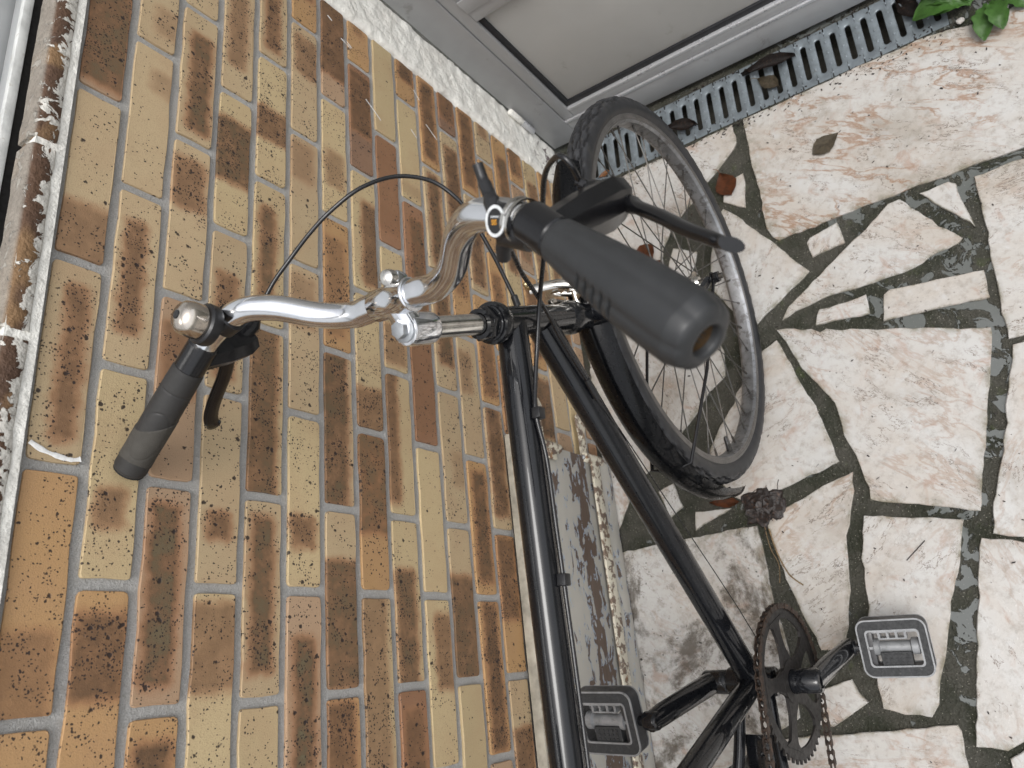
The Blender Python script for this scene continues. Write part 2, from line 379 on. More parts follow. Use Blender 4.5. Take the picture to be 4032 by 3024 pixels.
for f in ground.data.polygons:
    if f.normal.z < 0: ground.data.flip_normals(); break

STONES = {
's1':[(0.964,-0.094),(0.961,-0.126),(0.948,-0.451),(0.903,-0.451),(0.891,-0.444),(0.868,-0.413),(0.845,-0.38),(0.807,-0.324),(0.781,-0.282),(0.762,-0.266),(0.728,-0.241),(0.688,-0.227),(0.656,-0.196),(0.662,-0.12),(0.684,-0.049),(0.745,-0.016),(0.885,-0.023)],
's2':[(0.948,-0.473),(0.937,-0.702),(0.930,-0.832),(0.922,-0.868),(0.9,-0.925),(0.905,-1.016),(0.687,-1.05),(0.631,-0.905),(0.634,-0.784),(0.638,-0.666),(0.64,-0.481),(0.651,-0.473),(0.675,-0.464),(0.767,-0.469),(0.858,-0.469)],
's3':[(0.62,-0.736),(0.62,-0.785),(0.611,-0.795),(0.596,-0.792),(0.518,-0.8)],
's3b':[(0.816,-0.406),(0.822,-0.447),(0.798,-0.447),(0.766,-0.441),(0.741,-0.433),(0.775,-0.392)],
's4':[(0.612,-0.824),(0.61,-0.899),(0.599,-0.992),(0.305,-0.898),(0.309,-0.808),(0.309,-0.786),(0.388,-0.794),(0.458,-0.805),(0.558,-0.818)],
's5':[(0.61,-0.529),(0.619,-0.538),(0.628,-0.593),(0.581,-0.597),(0.577,-0.533)],
's6':[(0.624,-0.684),(0.626,-0.704),(0.574,-0.733),(0.508,-0.776),(0.501,-0.768),(0.499,-0.733),(0.483,-0.691),(0.484,-0.622),(0.488,-0.541),(0.479,-0.477),(0.474,-0.448),(0.494,-0.465),(0.504,-0.483),(0.559,-0.575)],
's7':[(0.749,-0.376),(0.761,-0.389),(0.718,-0.421),(0.596,-0.495),(0.551,-0.521),(0.476,-0.392),(0.515,-0.366),(0.582,-0.33),(0.659,-0.338),(0.707,-0.357)],
's8':[(0.459,-0.513),(0.467,-0.521),(0.464,-0.604),(0.428,-0.6),(0.439,-0.505)],
's9':[(0.454,-0.631),(0.46,-0.643),(0.439,-0.788),(0.431,-0.789),(0.388,-0.782),(0.406,-0.618)],
's10':[(0.457,-0.435),(0.436,-0.496),(0.424,-0.51),(0.426,-0.522),(0.337,-0.769),(0.325,-0.768),(0.244,-0.739),(0.049,-0.669),(0.1,-0.515),(0.122,-0.517),(0.15,-0.514),(0.181,-0.512),(0.222,-0.501),(0.244,-0.504),(0.284,-0.501),(0.316,-0.486),(0.368,-0.459),(0.396,-0.454)],
's11':[(0.437,-0.429),(0.288,-0.468),(0.177,-0.483),(0.151,-0.372),(0.133,-0.326),(0.155,-0.281),(0.191,-0.258),(0.23,-0.245),(0.25,-0.247),(0.299,-0.282),(0.337,-0.321),(0.355,-0.328),(0.392,-0.365),(0.419,-0.389)],
's12':[(0.116,-0.364),(0.156,-0.5),(0.121,-0.496),(0.086,-0.48),(0.049,-0.463),(0.011,-0.454),(-0.042,-0.448),(-0.076,-0.432),(-0.098,-0.429),(-0.129,-0.415),(-0.132,-0.375),(-0.124,-0.373),(-0.096,-0.366),(-0.02,-0.346),(0.065,-0.334),(0.096,-0.332),(0.108,-0.348)],
's13':[(0.077,-0.498),(0.041,-0.643),(-0.025,-0.62),(-0.093,-0.586),(-0.18,-0.551),(-0.227,-0.531),(-0.245,-0.517),(-0.239,-0.479),(-0.227,-0.45),(-0.194,-0.45),(-0.128,-0.454),(-0.058,-0.468),(0.007,-0.478)],
's14':[(-0.192,-0.358),(-0.181,-0.413),(-0.201,-0.417),(-0.217,-0.43),(-0.237,-0.389),(-0.252,-0.366),(-0.246,-0.342),(-0.215,-0.344)],
's15':[(0.009,-0.657),(-0.006,-0.712),(-0.03,-0.8),(-0.25,-0.73),(-0.284,-0.629),(-0.293,-0.604),(-0.287,-0.565),(-0.134,-0.611)],
's16':[(0.299,-0.787),(0.298,-0.804),(0.286,-0.892),(-0.022,-0.794),(-0.002,-0.714),(0.01,-0.675),(0.044,-0.685),(0.163,-0.737)],
's17':[(-0.266,-0.264),(-0.261,-0.359),(-0.256,-0.549),(-0.266,-0.553),(-0.328,-0.545),(-0.405,-0.51),(-0.41,-0.256),(-0.318,-0.241)],
's18':[(-0.305,-0.606),(-0.282,-0.646),(-0.271,-0.741),(-0.402,-0.699),(-0.404,-0.59)],
's19':[(0.098,-0.01),(0.097,-0.313),(0.043,-0.315),(-0.051,-0.313),(-0.125,-0.320),(-0.234,-0.313),(-0.30,-0.185),(-0.385,-0.02),(-0.385,-0.012),(-0.165,-0.011)],
's20':[(0.403,-0.012),(0.61,-0.016),(0.617,-0.118),(0.606,-0.211),(0.578,-0.266),(0.52,-0.306),(0.45,-0.324),(0.398,-0.315),(0.372,-0.275),(0.333,-0.235),(0.301,-0.194),(0.27,-0.147),(0.229,-0.092),(0.201,-0.063),(0.125,-0.012),(0.253,-0.010)],
's21':[(0.72,-0.264),(0.688,-0.314),(0.651,-0.298),(0.631,-0.271),(0.636,-0.229),(0.675,-0.243)],
's22':[(0.146,-0.198),(0.137,-0.272),(0.122,-0.228),(0.112,-0.192)],
's23':[(0.202,-0.128),(0.212,-0.164),(0.16,-0.176),(0.144,-0.145)],
}
MOULD = {'s19': .95, 's9': .55, 's22': .4, 's23': .6, 's17': .35, 's20': .28, 's14': .3, 's12': .12, 's2': .1, 's10': .15, 's6': .22}
VEIN = {'s2': 1.0, 's6': .35, 's10': .55, 's12': .7, 's4': .4, 's9': .8, 's13': .3, 's15': .35, 's16': .4, 's17': .6, 's7': .25, 's1': .2}
paving = struct(bpy.data.objects.new('paving', None)); col.objects.link(paving)
def inpoly(p, poly):
    c = False; j = len(poly) - 1
    for i in range(len(poly)):
        a, b = poly[i], poly[j]
        if (a[1] > p[1]) != (b[1] > p[1]) and p[0] < (b[0] - a[0]) * (p[1] - a[1]) / (b[1] - a[1]) + a[0]: c = not c
        j = i
    return c
def stone(poly, mould=0., vein=.3, rough=.0028):
    area = sum(a[0] * b[1] - b[0] * a[1] for a, b in zip(poly, poly[1:] + poly[:1]))
    if area < 0: poly = poly[::-1]
    pts = []
    for a, b in zip(poly, poly[1:] + poly[:1]):
        a = Vector((a[0], a[1], 0)); b = Vector((b[0], b[1], 0)); L = (b - a).length; n = max(1, int(L / .014))
        nr = Vector(((b - a).y, -(b - a).x, 0)).normalized() if L else Vector()
        for k in range(n):
            p = a.lerp(b, k / n)
            j = noise.noise(p * 70) * rough + noise.noise(p * 21) * rough
            pts.append(p + nr * j)
    c = sum(pts, Vector()) / len(pts)
    n = len(pts); zt = random.uniform(-.0008, .0008)
    top = []; mid = []; bot = []
    bm = BM(); lay = bm.verts.layers.float.new('edge')
    for i, p in enumerate(pts):
        e = (pts[(i + 1) % n] - pts[i - 1]); inw = Vector((-e.y, e.x, 0)).normalized()
        q = p - c
        top.append(bm.verts.new(q + inw * .0016 + Vector((0, 0, zt)))); mid.append(bm.verts.new(q + inw * .0003 + Vector((0, 0, zt - .0014)))); bot.append(bm.verts.new(q + Vector((0, 0, -.014))))
    tp = [w.co.copy() for w in top]; best = (Vector(), 1.0); rk = random.Random(n)
    for tr in range(60):
        k0 = Vector() if tr == 0 else sum((tp[rk.randrange(n)] for _ in range(4)), Vector()) / 4
        k0.z = 0
        for sc in (.86, .91, .95):
            if sc >= best[1]: break
            q = [k0 + (p - k0) * sc for p in tp]
            if all((tp[(i + 1) % n] - tp[i]).cross(q[i] - tp[i]).z > 0 for i in range(n)): best = (k0, sc); break
        if best[1] == .86: break
    inn = [bm.verts.new(Vector(((best[0] + (p - best[0]) * min(best[1], .9995)).to_2d().to_3d() + Vector((0, 0, zt))))) for p in tp]
    for w in top + mid + bot: w[lay] = 1.0
    bm.faces.new(inn)
    for i in range(n):
        j = (i + 1) % n
        bm.faces.new((inn[i], top[i], top[j], inn[j]))
        bm.faces.new((top[i], mid[i], mid[j], top[j])); bm.faces.new((mid[i], bot[i], bot[j], mid[j]))
    bmesh.ops.triangulate(bm, faces=[f for f in bm.faces if len(f.verts) > 4])
    o = obj('stone', bm, 'marble', paving, smooth=False)
    o.location = c; o['mould'] = float(mould); o['vein'] = float(vein)
    return o
for k, poly in STONES.items():
    stone(poly, MOULD.get(k, .05), VEIN.get(k, .3))
# slabs outside the photograph's frame, same broken-marble laying
placed = list(STONES.values())
cell = .34
for i in range(-12, 4):
    for j in range(0, 11):
        x0 = i * cell - .02; y0 = -.012 - j * cell
        q = [(x0 + random.uniform(.0, .05), y0 - random.uniform(.0 if j == 0 else .01, .05 if j else .004)), (x0 + cell - random.uniform(.01, .05), y0 - random.uniform(.0, .05 if j else .004)),
             (x0 + cell - random.uniform(.0, .05), y0 - cell + random.uniform(.0, .05)), (x0 + random.uniform(.01, .05), y0 - cell + random.uniform(.0, .05))]
        if max(p[0] for p in q) > .915: continue
        bad = False
        for a in range(9):
            for b in range(9):
                s, t = a / 8 * 1.12 - .06, b / 8 * 1.12 - .06
                p = [q[0][m] * (1 - s) * (1 - t) + q[1][m] * s * (1 - t) + q[2][m] * s * t + q[3][m] * (1 - s) * t for m in (0, 1)]
                if any(inpoly(p, pl) for pl in placed): bad = True
        if not bad and not any(any(inpoly(v, q) for v in pl) for pl in placed):
            # keep unseen slabs out of the traced part of the yard
            if -.52 < sum(p[0] for p in q) / 4 < .95 and sum(p[1] for p in q) / 4 > -.8: continue
            stone(q, random.uniform(0, .3), random.uniform(.1, .7)); placed.append(q)

def in_view(x, y):
    d_ = Vector((x, y, 0)) - CAM; z_ = d_.dot(fw)
    return z_ > 0 and abs(d_.dot(rx) / z_) < .70 and abs(d_.dot(dn) / z_) < .53
for cell, tries in ((.24, 900), (.15, 1500), (.09, 1500)):          # smaller broken pieces between the big slabs
    rf = random.Random(int(cell * 1000))
    for _ in range(tries):
        x0, y0 = rf.uniform(-1.9, .85), rf.uniform(-2.0, -.1)
        h_ = cell / 2; nn = rf.choice((4, 5, 5)); a0 = rf.uniform(0, 6.28)
        q = [(x0 + h_ * rf.uniform(.85, 1.25) * math.cos(a0 + 6.283 * k / nn), y0 + h_ * rf.uniform(.85, 1.25) * math.sin(a0 + 6.283 * k / nn)) for k in range(nn)]
        if max(p[1] for p in q) > -.014 or max(p[0] for p in q) > .90 or any(in_view(*p) for p in q) or len(paving.children) > 285: continue
        big = [(x0 + (p[0] - x0) * 1.22, y0 + (p[1] - y0) * 1.22) for p in q]
        smp = [(x0 + (p[0] - x0) * f, y0 + (p[1] - y0) * f) for p in big for f in (.25, .5, .75, 1)] + [((a[0] + b_[0]) / 2, (a[1] + b_[1]) / 2) for a, b_ in zip(big, big[1:] + big[:1])] + [(x0, y0)]
        if any(inpoly(s_, pl) for pl in placed for s_ in smp) or any(inpoly(v_, big) for pl in placed for v_ in pl): continue
        stone(q, rf.uniform(0, .3), rf.uniform(.1, .7)); placed.append(q)

# ------------------------------------------------------------------ drain channel
drain = thing('drain_channel', 'galvanised steel slotted drain grate along the foot of the grey door', 'drain', D0)
def dl_pt(t, w, z): return dt * t + dw * w + Vector((0, 0, z))
bm = BM()
nsl = 29; pit = DL / nsl; zt = -.0015
def stadium(cx, cy, hw, hl, n=7):
    out = []
    for k in range(n + 1): a = math.pi * k / n; out.append((cx + hw * math.cos(a), cy + (hl - hw) + hw * math.sin(a)))
    for k in range(n + 1): a = math.pi + math.pi * k / n; out.append((cx + hw * math.cos(a), cy - (hl - hw) + hw * math.sin(a)))
    return out
for k in range(nsl):
    cx = (k + .5) * pit; cy = DW / 2
    inn = stadium(cx, cy, .0058, .043); rim = stadium(cx, cy, .0082, .0455)
    n = len(inn)
    def outer_pt(p):
        dx, dy = p[0] - cx, p[1] - cy
        s = min((pit / 2) / abs(dx) if abs(dx) > 1e-9 else 1e9, (DW / 2) / abs(dy) if abs(dy) > 1e-9 else 1e9)
        return (cx + dx * s, cy + dy * s)
    corners = [(cx + pit / 2, cy + DW / 2), (cx - pit / 2, cy + DW / 2), (cx - pit / 2, cy - DW / 2), (cx + pit / 2, cy - DW / 2)]
    outp = [(p[0], p[1]) for p in rim]
    # snap: side points go straight out, end points go to the end edge
    op = []
    for p in rim:
        if abs(p[1] - cy) <= .0375: op.append((cx + math.copysign(pit / 2, p[0] - cx), p[1]))
        else:
            f = (p[0] - cx) / .0082
            op.append((cx + f * pit / 2, cy + math.copysign(DW / 2, p[1] - cy)))
    V = lambda L, z: [bm.verts.new(dl_pt(p[0], p[1], z)) for p in L]
    a, b, c, d = V(op, zt), V(rim, zt), V(inn, zt - .0014), V(inn, zt - .005)
    for i in range(n):
        j = (i + 1) % n
        for P, Q in ((a, b), (b, c), (c, d)): bm.faces.new((P[i], P[j], Q[j], Q[i]))
    # pressed studs on the bar beside the slot
    for w in (.012, .035, .062, .089, .112):
        if w in (.012, .112): t0 = cx + (pit / 2 if w == .012 else pit / 2)
        else: t0 = cx + pit / 2
        o0 = dl_pt(t0, w, zt)
        if k < nsl - 1: lathe(bm, [(.0030, 0), (.0022, .0015), (0, .0021)], o0, (0, 0, 1), 8)
grate = obj('grate', bm, 'galvanised', drain, ang=50)
bm = BM()
def dbox(bm, t0, t1, w0, w1, z0, z1):
    vs = box(bm, t0, t1, w0, w1, z0, z1)
    for v in vs: v.co = dl_pt(v.co.x, v.co.y, v.co.z)
dbox(bm, -.004, DL + .004, -.004, -.0002, -.09, -.003); dbox(bm, -.004, DL + .004, DW + .0002, DW + .004, -.09, -.003)
dbox(bm, -.004, DL + .004, -.004, DW + .004, -.10, -.062); dbox(bm, -.008, -.0042, 0, DW, -.09, -.003); dbox(bm, DL + .0042, DL + .008, 0, DW, -.09, -.003)
obj('channel', bm, 'channel', drain, smooth=False)
bm = BM()
dbox(bm, -.004, DL, DW + .001, DW + .0075, -.02, -.0012)
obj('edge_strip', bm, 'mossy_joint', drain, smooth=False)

# ================================================================== BRICK WALL
wall = thing('brick_wall', 'tan and brown fire-flashed brick wall with grey mortar joints behind the bicycle', 'wall')
H, L, ZT = .0604, .23, 1.155
HX, HZ = .292, .338                       # the hatch opening: up to x=HX, up to z=HZ
XL, XR = -1.35, 1.016
bm = BM(); YM = .0008
nrow = 19
def sheet(bm, x0, x1, z0, z1, y):
    vs = [bm.verts.new((x, y, z)) for x, z in ((x0, z0), (x1, z0), (x1, z1), (x0, z1))]; bm.faces.new(vs)
for a in ((XL, 1.03, HZ, 1.125), (HX, 1.03, -.02, HZ)): box(bm, a[0], a[1], YM, .10, a[2], a[3])
box(bm, XL, HX, .06, .10, -.02, HZ)
mort = obj('mortar', bm, 'mortar', wall, smooth=False)

def brick_mesh(x0, x1, z0, z1, seed):
    rs = random.Random(seed)
    cx, cz = (x0 + x1) / 2, (z0 + z1) / 2; hx, hz = (x1 - x0) / 2, (z1 - z0) / 2
    pts = []
    rc = rs.uniform(.0025, .0055)
    for sx, sz, a0 in ((1, 1, 0), (-1, 1, 90), (-1, -1, 180), (1, -1, 270)):
        for k in range(3):
            a = R(a0 + 45 * k); pts.append((sx * (hx - rc) + rc * math.cos(a), sz * (hz - rc) + rc * math.sin(a)))
        nx, nz = {0: (-1, 1), 90: (-1, -1), 180: (1, -1), 270: (1, 1)}[a0]
        for k in range(1, 6 if a0 in (0, 180) else 2):
            f = k / (6 if a0 in (0, 180) else 2)
            ax, az = sx * hx, sz * hz; bx, bz = nx * hx, nz * hz
            pts.append((ax + (bx - ax) * f + (0 if a0 in (0, 180) else rs.uniform(-.001, .001)), az + (bz - az) * f + (rs.uniform(-.0012, .0012) if a0 in (0, 180) else 0)))
    bm = BM(); n = len(pts)
    A = [bm.verts.new((x * (1 - .0007 / hx), -.0032 + rs.uniform(-.0002, .0002), z * (1 - .0007 / hz))) for x, z in pts]
    B = [bm.verts.new((x, -.0025, z)) for x, z in pts]; Cc = [bm.verts.new((x, .012, z)) for x, z in pts]
    bm.faces.new(A)
    for i in range(n):
        j = (i + 1) % n; bm.faces.new((A[i], A[j], B[j], B[i])); bm.faces.new((B[i], B[j], Cc[j], Cc[i]))
    bmesh.ops.recalc_face_normals(bm, faces=bm.faces)
    me = bpy.data.meshes.new('brick'); bm.to_mesh(me); bm.free(); me.materials.append(M['brick'])
    for p in me.polygons: p.use_smooth = False
    return me
BASE = {'T': (.445, .34, .205), 'Y': (.475, .37, .212), 'O': (.42, .255, .118), 'R': (.25, .13, .072), 'P': (.38, .26, .165), 'B': (.20, .12, .078)}
# (row, column): base, smear centre u, half length, centre v, half height, darkness, grey core, pits     (u along the wall, v up)
BK = {
(1,-1.5):('O',-.2,.5,0,.5,.5,0,.9),(1,-.5):('O',-.75,.35,.1,.6,.45,0,.6),(1,.5):('T',0,.72,-.15,.05,.75,0,.5),(1,1.5):('T',-.75,.3,.1,.9,.55,0,.35),(1,2.5):('P',.1,.95,0,.7,.9,.55,.45),(1,3.5):('R',0,.8,0,.5,.5,0,.4),
(2,-1):('O',.45,.3,0,.6,.85,0,.9),(2,0):('Y',-.35,.12,.1,.25,.6,0,.5),(2,1):('T',0,.6,.1,.08,.75,0,.5),(2,2):('T',.55,.1,-.7,.4,.3,0,.15),(2,3):('T',-.6,.15,-.5,.3,.3,0,.4),
(3,-1.5):('O',.35,.4,0,.35,1,0,.7),(3,-.5):('P',0,.78,.1,.28,.95,.75,.5),(3,.5):('P',.3,.35,0,.5,.6,0,.4),(3,1.5):('T',.45,.28,.1,.5,.6,0,.6),(3,2.5):('T',-.1,.7,-.1,.22,.95,.6,.5),(3,3.5):('T',0,.2,-.3,.3,.3,0,.4),
(4,-1):('Y',.5,.35,.1,1,.55,0,.35),(4,0):('T',-.42,.08,0,.2,.75,0,.55),(4,1):('T',-.2,.6,.1,.15,.65,0,.5),(4,2):('Y',.15,.42,0,1,.95,.5,.6),(4,3):('T',.1,.6,.1,.25,.5,0,.7),
(5,-1.5):('Y',-.5,.45,0,1,.55,0,.3),(5,-.5):('T',.02,.75,.05,.22,.95,.6,.55),(5,.5):('Y',0,1,.35,.55,.85,.4,.5),(5,1.5):('Y',-.05,.65,.15,.1,.9,.4,.5),(5,2.5):('Y',-.1,.2,-.1,.8,.85,0,.8),(5,3.5):('T',0,.8,.1,.1,.75,0,.6),
(6,-1):('P',-.1,.6,0,.25,1,1,.45),(6,0):('Y',-.38,.12,.1,.3,.7,0,.7),(6,1):('T',.5,.3,.1,.5,.35,0,.5),(6,2):('T',.6,.25,.2,.5,.35,0,.2),(6,3):('T',.45,.3,-.1,.5,.55,0,.7),(6,4):('O',0,.4,.1,.4,.9,0,.5),
(7,-1.5):('O',.4,.5,.2,.5,.8,0,.6),(7,-.5):('T',-.3,.65,-.15,.9,.85,.5,.4),(7,.5):('T',0,.95,.3,.5,.95,.5,.4),(7,1.5):('O',-.05,.7,.1,.4,.45,0,.75),(7,2.5):('Y',-.2,.25,0,.4,.4,0,.5),(7,3.5):('P',.2,.7,0,.9,.9,0,.4),
(8,-1):('Y',0,1,.4,.7,.45,0,.7),(8,0):('O',.35,.6,0,.8,.7,.5,.45),(8,1):('Y',-.75,.25,0,1,.6,0,.6),(8,2):('Y',-.2,.65,-.55,.4,.85,0,.4),(8,3):('B',.3,.55,0,.6,.9,0,.35),(8,4):('O',0,.3,0,.2,.4,0,.6),
(9,-1.5):('R',.35,.4,0,.4,.8,0,.35),(9,-.5):('Y',-.35,.65,.15,.35,.9,.5,.45),(9,.5):('Y',.1,.9,.85,.25,.75,0,.2),(9,1.5):('Y',-.6,.25,.1,.6,.5,0,.35),(9,2.5):('R',.1,.85,0,1,.3,0,.2),(9,3.5):('Y',0,0,0,0,0,0,.05),
(10,-1):('Y',.35,.4,-.35,.35,.6,0,.35),(10,0):('Y',0,0,0,0,0,0,.12),(10,1):('R',.1,.9,0,1,.25,0,.25),(10,2):('R',-.1,.8,-.2,.3,.85,.4,.35),(10,3):('Y',-.8,.05,0,.8,.2,0,.1),(10,4):('O',.2,.7,-.1,.4,.95,0,.6),
(11,-1.5):('Y',0,0,0,0,0,0,.08),(11,-.5):('T',-.35,.62,0,.9,.9,.3,.3),(11,.5):('T',-.2,.2,-.5,.3,.25,0,.4),(11,1.5):('T',.1,.65,-.05,.3,.95,.4,.4),(11,2.5):('T',0,.85,-.05,.2,.95,.4,.4),(11,3.5):('O',0,.8,0,.3,.95,0,.5),
(12,-1):('O',0,.9,.0,.25,.95,0,.8),(12,0):('O',0,.78,-.05,.3,.95,.2,.6),(12,1):('T',.4,.3,.3,.3,.4,0,.5),(12,2):('O',.2,.4,0,.3,.5,0,.9),(12,3):('T',-.1,.75,-.1,.35,.95,0,.7),(12,4):('B',0,.7,0,.5,.8,0,.4),
(13,-1.5):('T',-.3,.6,0,.5,.8,0,.5),(13,-.5):('O',.35,.55,0,.5,.85,0,.6),(13,.5):('T',.1,.85,0,.35,.95,0,.5),(13,1.5):('O',-.1,.7,0,.3,.7,0,.7),(13,2.5):('T',0,.8,0,.3,.9,0,.7),(13,3.5):('O',0,.8,0,.35,.9,0,.6),
(14,1):('O',.2,.6,0,.6,.9,0,.6),(15,1.5):('O',0,.7,0,.7,.8,0,.6),(16,1):('T',.3,.5,0,.8,.85,.3,.5),(16,2):('O',0,.7,0,.3,.9,0,.6),(14,3):('O',0,.6,0,.3,.6,0,.6),(14,4):('T',0,.4,0,.2,.5,0,.5)}
variants = {}
rb = random.Random(5)
for r in range(1, nrow + 1):
    zc = ZT - H * r
    z0, z1 = zc - .0247, zc + .0247
    if r == nrow: z0 = .001
    k = -6 if r % 2 == 0 else -6.5
    while k < 5:
        off = -.0225 * L if r % 2 else 0
        x0 = k * L + off + .0057; x1 = (k + 1) * L + off - .0057
        key = (r, k); k += 1
        lo = HX + .004 if r > 13 else XL
        x0c, x1c = max(x0, lo), min(x1, XR)
        if x1c - x0c < .015: continue
        full = (x0c == x0 and x1c == x1 and r != nrow)
        cx = (x0 + x1) / 2
        if full:
            vi = rb.randrange(10)
            if vi not in variants: variants[vi] = brick_mesh(-.1093, .1093, -.0247, .0247, vi)
            me = variants[vi]; loc = (cx, 0, zc)
        else:
            me = brick_mesh(x0c, x1c, z0, z1, rb.random()); loc = ((x0c + x1c) / 2, 0, (z0 + z1) / 2)
        o = bpy.data.objects.new('brick', me); col.objects.link(o); o.parent = wall; o.location = loc
        o.rotation_euler = (0, R(rb.uniform(-.15, .15)), 0); o.location.y = rb.uniform(-.0007, .0007)
        b = BK.get(key)
        if b is None:
            if rb.random() < .25: b = (rb.choice('YTP'), 0, 0, 0, 0, 0, 0, rb.uniform(.1, .4))
            else: b = (rb.choice('TOYPO'), rb.uniform(-.4, .4), rb.uniform(.2, .8), rb.uniform(-.2, .2), rb.uniform(.1, .5), rb.uniform(.5, .95), rb.choice((0, 0, .5)), rb.uniform(.3, .7))
        j = rb.uniform(.92, 1.06); shift = 0
        if not full: shift = ((x0 + x1) / 2 - loc[0]) / .11
        o['base'] = [c * j for c in BASE[b[0]]]; o['smear_pos'] = [float(b[1] + shift), float(b[3]), float(b[5])]; o['smear_size'] = [float(b[2]), float(b[4] + (.14 if b[5] > .6 else .05)), float(b[6])]; o['pit'] = float(b[7])
# white paint marks on the bricks
def mark(pts, wd):
    bm = BM(); n = len(pts)
    tube(bm, spline([(x, -.0046, z) for x, z in pts], 4), [wd * (.7 + .5 * random.random()) for _ in range(4 * (n - 1) + 1)], 8, flat=[(1, .22)] * (4 * (n - 1) + 1), hint=Vector((0, 1, 0)))
    A = []
    for i, (x, z) in enumerate([]):
        dx = pts[min(i + 1, n - 1)][0] - pts[max(i - 1, 0)][0]; dz = pts[min(i + 1, n - 1)][1] - pts[max(i - 1, 0)][1]; l = math.hypot(dx, dz) or 1
        wv = wd * (.75 + .5 * random.random()) * (.5 if i in (0, n - 1) else 1)
        A.append((bm.verts.new((x - dz / l * wv, -.0053, z + dx / l * wv)), bm.verts.new((x + dz / l * wv, -.0053, z - dx / l * wv))))
    for a, b in zip(A, A[1:]): bm.faces.new((a[0], b[0], b[1], a[1]))
    obj('paint_mark', bm, 'white_mark', wall, smooth=False)
mark([(.131, 1.119), (.125, 1.108), (.121, 1.094), (.119, 1.080), (.121, 1.071)], .0026)
for s in ([(.955, .715), (.948, .693)], [(.958, .702), (.951, .69)], [(.985, .745), (.98, .735)], [(.855, .66), (.838, .635), (.83, .625)], [(.90, .50), (.88, .47)], [(.86, .545), (.848, .53)], [(.965, .53), (.95, .515)]):
    mark(s, .0011)

# white rough plaster strip between brick and door
bm = BM()
nz_, nx_ = 260, 16
gridv = []
for j in range(nz_ + 1):
    z = .0 + 2.1 * j / nz_; row = []
    for i in range(nx_ + 1):
        f = i / nx_; edge = .006 * noise.noise(Vector((0, z * 25, 3))) + .003 * noise.noise(Vector((5, z * 90, 3)))
        x = (1.017 + edge) * (1 - f) + 1.123 * f
        y = -.006 - .004 * math.sin(min(1, f * 8) * math.pi / 2) + .0035 * noise.noise(Vector((x * 45, z * 45, 0))) + .002 * noise.noise(Vector((x * 130, z * 130, 4)))
        if i == 0: y = -.0042
        row.append(bm.verts.new((x, y, z)))
    gridv.append(row)
for j in range(nz_):
    for i in range(nx_): bm.faces.new((gridv[j][i], gridv[j][i + 1], gridv[j + 1][i + 1], gridv[j + 1][i]))
e = bmesh.ops.extrude_edge_only(bm, edges=[ed for ed in bm.edges if ed.is_boundary])
for v_ in [x for x in e['geom'] if isinstance(x, bmesh.types.BMVert)]: v_.co.y = .03
obj('plaster_strip', bm, 'plaster', wall, ang=80)

# ------------------------------------------------------------------ sill and window above
sx = -1.145
while sx < 1.0:
    x0, x1 = sx + .005, sx + L - .005; sx += L
    bm = BM()
    prof = [(-.008, 1.1345), (-.0095, 1.136), (-.0095, 1.152), (-.007, 1.157), (-.001, 1.160), (.022, 1.1615), (.022, 1.1345)]
    ns = 12; rows = []
    for i in range(ns + 1):
        x = x0 + (x1 - x0) * i / ns
        rows.append([bm.verts.new((x, y + .0018 * noise.noise(Vector((x * 60, y * 90, z * 90))), z + .0016 * noise.noise(Vector((x * 50, y * 80 + 7, z * 80))))) for y, z in prof])
    for a, b in zip(rows, rows[1:]):
        for k in range(len(prof)): bm.faces.new((a[k], a[(k + 1) % len(prof)], b[(k + 1) % len(prof)], b[k]))
    bm.faces.new(rows[0]); bm.faces.new(rows[-1][::-1])
    obj('sill_brick', bm, 'painted_sill', wall, ang=50)
bm = BM(); box(bm, XL, 1.03, -.0075, .021, 1.1252, 1.156); obj('sill_bed', bm, 'plaster', wall, smooth=False)
bm = BM(); box(bm, XL, 1.03, .0222, .16, 1.1252, 1.138); obj('sill_gap', bm, 'dark_gap', wall, smooth=False)
win = thing('window', 'grey metal window frame standing on the peeling white painted brick sill', 'window', (0, .03, 1.138))
def wbox(nm, mat, a, bev=.0015):
    bm = BM(); box(bm, *a, bevel=bev); return obj(nm, bm, mat, win)
wbox('frame_lip', 'window_lip', (XL, 1.03, .002, .0128, .0285, .039))
wbox('gap_shade', 'dark_gap', (XL, 1.03, .008, .013, 0, .028), 0)  # dark strip under the lip, the gap's shade given as colour
wbox('frame_rail', 'window_frame', (XL, 1.03, .0132, .040, 0, .037))
wbox('rail_groove', 'dark_gap', (XL, 1.03, .0402, .048, 0, .026), 0)
wbox('sash_rail', 'window_frame', (XL, 1.03, .0482, .075, 0, .078))
wbox('sash_bead', 'window_lip', (XL, 1.03, .050, .072, .0782, .090))
bm = BM(); box(bm, XL, 1.03, .058, .064, .0902, .92); obj('pane', bm, 'window_glass', win, smooth=False)
wbox('head_rail', 'window_frame', (XL, 1.03, .02, .075, .9202, .99))
for x in (XL, -.2, .98): wbox('mullion', 'window_frame', (x, x + .05, .0482, .0575, .0902, .9198))

